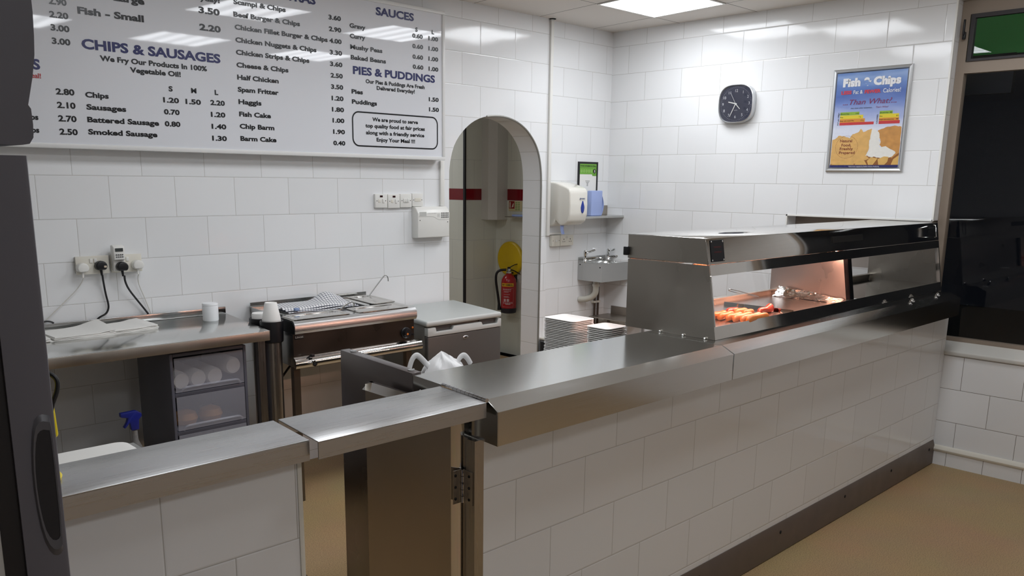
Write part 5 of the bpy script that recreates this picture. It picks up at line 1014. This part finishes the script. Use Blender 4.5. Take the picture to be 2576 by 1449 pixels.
# ---------------------------------------------------------------- things in the hall behind the arch
ex = thing('fire_extinguisher', 'red wet chemical fire extinguisher with a yellow band and black hose', 'fire extinguisher', (4.31, 1.375, .42))
EC = Vector((4.31, 1.375, 0)); ER = .0715; En = Vector((-.70, -.714, 0)); Er = Vector((.714, -.70, 0))
part('cylinder', MB().lathe([(ER, .468), (ER, .70), (.066, .735), (.048, .765), (.026, .780), (.026, .79), (0, .79)], EC, n=40), REDP, ex)
part('base_skirt', MB().lathe([(.055, .418), (ER * .99, .424), (ER + .001, .4675), (ER, .468), (0, .468)], EC, n=40), mat('dark_skirt', (30, 24, 34), .45), ex, 'dark base skirt')
def cylpatch(x0, x1, z0, z1, off, n=14):
    return MB().grid(lambda u, v: EC + (En * math.cos((x0 + (x1 - x0) * u) / ER) + Er * math.sin((x0 + (x1 - x0) * u) / ER)) * (ER + off) + Vector((0, 0, z0 + (z1 - z0) * v)), n, 1)
def wrap(mb, off):
    for v in mb.bm.verts:
        a = v.co.x / ER; v.co = EC + (En * math.cos(a) + Er * math.sin(a)) * (ER + off) + Vector((0, 0, v.co.z))
    return mb
part('yellow_band', cylpatch(-.075, .048, .672, .703, .0006), mat('band_yellow', (232, 176, 40), .35), ex, 'yellow band')
w = MB(); add_text(w, 'WET CHEMICAL', (-.070, 0, .6795), (1, 0, 0), (0, 0, 1), .016, .110, .03); part('band_lettering', wrap(w, .0011), INK, ex, flat=True)
w = MB()
def _frame(x0, x1, z0, z1, t=.0012):
    for a, c in (((x0, z0), (x1, z0 + t)), ((x0, z1 - t), (x1, z1)), ((x0, z0), (x0 + t, z1)), ((x1 - t, z0), (x1, z1))):
        for k in range(6): w.quad(*[(a[0] + (c[0] - a[0]) * q, 0, z) for q, z in ((k / 6, a[1]), ((k + 1) / 6, a[1]), ((k + 1) / 6, c[1]), (k / 6, c[1]))])
_frame(-.062, .046, .482, .655)
for z, a, b_, h in ((.640, -.058, .025, .007), (.626, -.048, .022, .004), (.618, -.048, .0, .004), (.598, -.048, .012, .004), (.578, -.048, .0, .005), (.570, -.048, .008, .004), (.523, -.056, .042, .004), (.514, -.056, .042, .004), (.505, -.030, .018, .009)):
    for k in range(5): w.quad(*[(a + (b_ - a) * q, 0, zz) for q, zz in ((k / 5, z), ((k + .85) / 5, z), ((k + .85) / 5, z + h), (k / 5, z + h))])
for x in (-.048, -.018): w.quad((x, 0, .532), (x + .022, 0, .532), (x + .022, 0, .558), (x, 0, .558))
part('white_print', wrap(w, .0008), mat('faded_white_print', (206, 176, 176), .5), ex, 'small white instruction print', flat=True)
part('valve', MB().lathe([(.026, .791), (.026, .806), (.018, .812), (.018, .832), (0, .833)], EC, n=20), CHROME, ex)
H = lambda r, z, o=0: EC + Er * r + En * o + Vector((0, 0, z))
part('lever', MB().tube([H(-.02, .825), H(.02, .852), H(.06, .873), H(.10, .880)], .009, 8, 1, flat=.5, radii=(.012, .005)).tube([H(.0, .822), H(.04, .818), H(.09, .79), H(.105, .783)], .009, 8, 1, flat=.5, radii=(.012, .007)).cyl(H(0, .815), H(0, .848), .015, n=12), BLACK, ex, 'black squeeze lever')
part('hose', MB().tube([H(-.025, .822), H(-.085, .818), H(-.118, .79), H(-.122, .72), H(-.108, .63), H(-.096, .55), H(-.090, .50)], .0115, 12, 2), BLACK, ex, 'black hose')
part('nozzle', MB().cyl(H(-.091, .512), H(-.086, .445), .011, .019, 14), BLACK, ex)
part('bracket', MB().box((4.375, 1.355, .70), (4.3995, 1.395, .80), .002).cyl((4.34, 1.375, .79), (4.39, 1.375, .79), .008, n=10), BLACK, ex)
solo('bucket_lid', MB().lathe([(.158, .001), (.163, .012), (.160, .03), (.148, .038), (.140, .036), (.02, .040), (0, .040)], (0, 0, 0), 'z', 44).move(lambda v: (4.399 - v.z, 1.432 + v.y, .915 + v.x)), YEL_D, 'big round yellow lid hanging on the wall behind the extinguisher', 'lid', loc=(4.39, 1.432, .915))
sg = thing('fire_sign', 'small red and cream extinguisher sign above the yellow lid', 'sign', (4.398, 1.40, 1.40))
part('plate', MB().box((4.3995, 1.305, 1.355), (4.3975, 1.478, 1.449)), mat('sign_cream', (222, 206, 160), .5), sg)
part('red_panel', MB().box((4.3972, 1.402, 1.378), (4.3968, 1.474, 1.446)), mat('sign_red', (150, 26, 26), .45), sg, flat=True)
iw = MB().box((4.3965, 1.452, 1.384), (4.3962, 1.466, 1.432)).box((4.3965, 1.455, 1.432), (4.3962, 1.463, 1.441))
iw.prism([(1.440, 1.388), (1.416, 1.394), (1.410, 1.430), (1.424, 1.422), (1.432, 1.406)], 'x', 4.3965, 4.3962)
part('pictogram', iw, mat('sign_white', (226, 214, 196), .5), sg, flat=True)
gn = MB()
for i in range(2):
    for j in range(5): gn.box((4.3972, 1.365 - i * .034, 1.366 + j * .016), (4.3968, 1.392 - i * .034, 1.376 + j * .016))
part('green_panels', gn, mat('sign_green', (150, 176, 110), .5), sg, flat=True)
hs = thing('hall_shelf', 'narrow grey shelf edge below the extinguisher sign', 'shelf', (4.35, 1.3, 1.31))
part('plate', MB().box((4.30, .9, 1.303), (4.399, 1.43, 1.311), .001), STEELD, hs)
solo('blue_cloth', MB().box((4.32, 1.1, 1.3115), (4.38, 1.36, 1.329), .006), BLUEP, 'small pale blue cloth lying on the hall shelf', 'cloth', loc=(4.35, 1.25, 1.3115))
# ---------------------------------------------------------------- behind the counter: trays and bag
def tray_mesh(cx, cy, z, hx, hy):
    b = bmesh.new(); R_ = []
    for ins, dz, r in ((0, 0, .022), (0, .003, .022), (.006, .003, .02), (.018, -.012, .02), (.022, -.013, .02)): R_.append([b.verts.new((p[0], p[1], z + dz)) for p in rrect(cx - hx + ins, cy - hy + ins, cx + hx - ins, cy + hy - ins, r, 4)])
    m = len(R_[0])
    for q in range(4):
        for i in range(m): b.faces.new((R_[q][i], R_[q][(i + 1) % m], R_[q + 1][(i + 1) % m], R_[q + 1][i]))
    b.faces.new(R_[-1]); bmesh.ops.recalc_face_normals(b, faces=b.faces[:]); bmesh.ops.solidify(b, geom=b.faces[:], thickness=.0016)
    return MB()._merge(b)
def trays(cx, cy, hx, hy, ztop, n, g_, word):
    z0 = .815; dz = (ztop - z0) / (n - 1); rr = random.Random(n)
    first = None
    for k in range(n):
        lab = ('top white foam tray of the %s stack' % word) if k == n - 1 else ('white foam tray inside the %s stack, among its layers' % word)
        p_ = (cx + rr.uniform(-.002, .002), cy + rr.uniform(-.002, .002), z0 + dz * k)
        if first is None: first = solo('foam_tray', tray_mesh(cx, cy, z0, hx, hy), POLY, lab, 'tray', g_, (cx, cy, z0))
        else: dup(first, p_, lab, g_)
trays(1.800, -1.605, .078, .098, 1.000, 24, 'taller rear foam tray stack', 'taller rear')
trays(1.772, -1.858, .072, .066, .997, 22, 'shorter front foam tray stack', 'shorter front')
def bag():
    t = thing('carrier_bag', 'white plastic carrier bag standing behind the counter', 'carrier bag', (.70, -1.99, .80))
    def fn(u, v):
        a = 2 * math.pi * u; sx, sy = .105 * (1 - .15 * v), .07 * (1 - .35 * v)
        n_ = 1 + .09 * math.sin(5 * a + 9 * v) + .07 * math.sin(11 * a - 4 * v) + .04 * math.sin(19 * a + 3 * v)
        return (.700 + sx * math.cos(a) * n_, -1.99 + sy * math.sin(a) * n_, .803 + .17 * v + .004 * math.sin(6 * a))
    part('body', MB().grid(fn, 48, 10, .001), BAGM, t, ang=70)
    def top(u, v):
        a = 2 * math.pi * u; r = 1 - v
        h = .968 + .080 * (1 - r) ** .75 + (.014 * math.sin(5 * a + 6 * v) + .008 * math.sin(13 * a)) * r * (1 - .6 * r)
        return (.705 + .088 * r * math.cos(a) * (1 + .16 * math.sin(6 * a) + .08 * math.sin(15 * a)) - .010 * v, -1.99 + .055 * r * math.sin(a), h)
    part('bunched_top', MB().grid(top, 40, 10, .001), BAGM, t, ang=70)
    for pts in ([(.545, -1.985, .955), (.556, -1.985, 1.0), (.570, -1.985, 1.036), (.588, -1.985, 1.048), (.606, -1.985, 1.036), (.636, -1.985, 1.005), (.66, -1.985, .985)], [(.768, -1.985, .98), (.778, -1.985, 1.002), (.79, -1.985, 1.015), (.806, -1.985, 1.018), (.822, -1.985, 1.004), (.838, -1.985, .98)]):
        part('handle', MB().tube(pts, .0105, 8, 2, flat=.35, up=(0, 1, 0)), BAGM, t)
bag()
# ---------------------------------------------------------------- left of the gate
ws = thing('side_work_table', 'low work table hidden behind the side counter', 'table', (-1.0, -2.2, 0))
part('table_top', MB().box((-1.9, -2.355, .93), (-.38, -2.02, .95), .003), STEEL, ws)
for x in (-1.85, -.43): part('leg', MB().box((x - .02, -2.30, 0), (x + .02, -2.26, .93)).box((x - .02, -2.10, 0), (x + .02, -2.06, .93)), STEELV, ws)
px = thing('paper_stack', 'thick white paper stack behind the side counter', 'paper', (-.7, -2.2, .95), None)
for k in range(5):
    part('paper_layer', MB().prism(rrect(-1.05 + .003 * k, -2.33, -.455 + .004 * (k % 3), -2.165 + .002 * k, .028), 'z', .951 + k * .0102, .9608 + k * .0102, .002), PAPER, px)
ys = thing('charity_tin', 'yellow plastic collecting stand with a black cord, half hidden behind the grey door', 'stand', (-.735, -2.45, ZT))
part('base', MB().lathe([(.058, ZT + .001), (.060, ZT + .008), (.050, ZT + .022), (.026, ZT + .045), (.022, ZT + .052), (0, ZT + .052)], (-.738, -2.45, 0), n=28), YEL, ys)
part('stem', MB().cyl((-.742, -2.45, ZT + .0525), (-.745, -2.45, 1.128), .019, .022, 18), YEL, ys)
part('body', MB().prism([(-.80, 1.130), (-.702, 1.127), (-.682, 1.134), (-.685, 1.20), (-.692, 1.246), (-.705, 1.258), (-.80, 1.262)], 'y', -2.48, -2.42, .006, 3), YEL, ys, ang=50)
part('cord', MB().tube([(-.70, -2.484, 1.166), (-.692, -2.486, 1.20), (-.679, -2.486, 1.228), (-.676, -2.482, 1.250), (-.690, -2.47, 1.264), (-.712, -2.46, 1.266)], .0045, 8, 2), BCORD, ys, 'black cord')
# ---------------------------------------------------------------- upright display cooler at the left edge
YC = -3.15
cl = thing('display_cooler', 'dark grey upright drinks cooler with a recessed door grip at the left edge', 'display cooler', (-1.2, -2.9, 0))
hp = [(-.848, 1.98), (-.8475, 1.84), (-.8485, 1.80), (-.8495, 1.775), (-.852, 1.752), (-.857, 1.73), (-.8625, 1.710), (-.858, 1.703), (-.8585, 1.68), (-.8605, 1.670), (-.868, 1.6665), (-1.7, 1.668), (-1.7, 1.98)]
hp = [(-.852, 1.98), (-.8495, 1.90), (-.8480, 1.85), (-.8475, 1.81), (-.8485, 1.785), (-.850, 1.765), (-.854, 1.742), (-.8615, 1.711), (-.8590, 1.707), (-.8585, 1.69), (-.8595, 1.676), (-.864, 1.669), (-.872, 1.6675), (-1.75, 1.669), (-1.75, 1.98)]
part('header', MB().prism(hp, 'y', YC, YC + .56, .0), COOLER, cl, 'dark header with a bulging front', ang=40)
# door: thickness seen from the side, with a scooped grip
dX0, dX1 = -.915, -.8665
def door_mesh():
    b = MB()
    prof_ = [(dX0, YC), (dX1 - .006, YC), (dX1 - .002, YC + .002), (dX1, YC + .007), (dX1, YC + .555), (dX0, YC + .555)]
    return b.prism(prof_, 'z', .12, 1.656)
part('door', door_mesh(), COOLER, cl, 'dark grey door edge')
gp = [(-.8755, 1.338), (-.884, 1.341), (-.8905, 1.334), (-.895, 1.30), (-.8955, 1.26), (-.892, 1.22), (-.886, 1.202), (-.879, 1.199), (-.8745, 1.206), (-.8745, 1.32)]
def off(P, k):
    c = Vector((sum(p[0] for p in P) / len(P), sum(p[1] for p in P) / len(P))); return [tuple(c + (Vector(p) - c) * k) for p in P]
def gring(mb, A, yA, C, yC_):
    b = bmesh.new(); va = [b.verts.new((p[0], yA, p[1])) for p in A]; vc = [b.verts.new((p[0], yC_, p[1])) for p in C]; n = len(A)
    for i in range(n): b.faces.new((va[i], va[(i + 1) % n], vc[(i + 1) % n], vc[i]))
    mb._merge(b)
gs = chaikin(gp + [gp[0]])[:-1]
gm_ = MB(); gring(gm_, off(gs, 1.28), YC - .0002, off(gs, 1.16), YC - .0035); gring(gm_, off(gs, 1.16), YC - .0035, gs, YC - .003)
gr_ = part('grip_surround', gm_, mat('grip_edge', (84, 83, 88), .35), cl, 'raised grip surround', ang=60)
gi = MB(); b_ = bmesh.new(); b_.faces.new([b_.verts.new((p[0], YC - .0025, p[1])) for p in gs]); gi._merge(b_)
part('grip_recess', gi, mat('grip_shadow', (30, 28, 32), .7), gr_, 'flat dark face painted as shade in the grip', flat=True)  # no hollow here: the shade inside the grip is a dark colour
part('gasket', MB().box((-.937, YC + .004, .12), (-.9155, YC + .55, 1.65)), RUBBER, cl, 'black door gasket')
part('body', MB().box((-1.75, YC - .001, .06), (-.9375, YC + .56, 1.656), .004), COOLER_L, cl, 'pale grey cabinet side')
part('plinth', MB().box((-1.74, YC + .01, 0), (-.95, YC + .55, .06)), BLACK, cl)
# ---------------------------------------------------------------- outside the window
fa = thing('shop_fascia', 'green fascia panel glimpsed outside through the top light, glow standing in for lamplight', 'sign', (4.95, -2.6, 2.5))
part('panel', MB().box((4.9, -4.2, 2.44), (4.93, -1.8, 2.95)), emit('glowing_green_panel', (58, 150, 74), .10), fa, 'green panel given its own glow', flat=True)  # emission replaces the lamplight falling on the green fascia
part('housing', MB().box((4.88, -2.47, 2.20), (4.93, -1.8, 2.438)), mat('dark_blue_box', (36, 44, 56), .6), fa, 'dark housing')
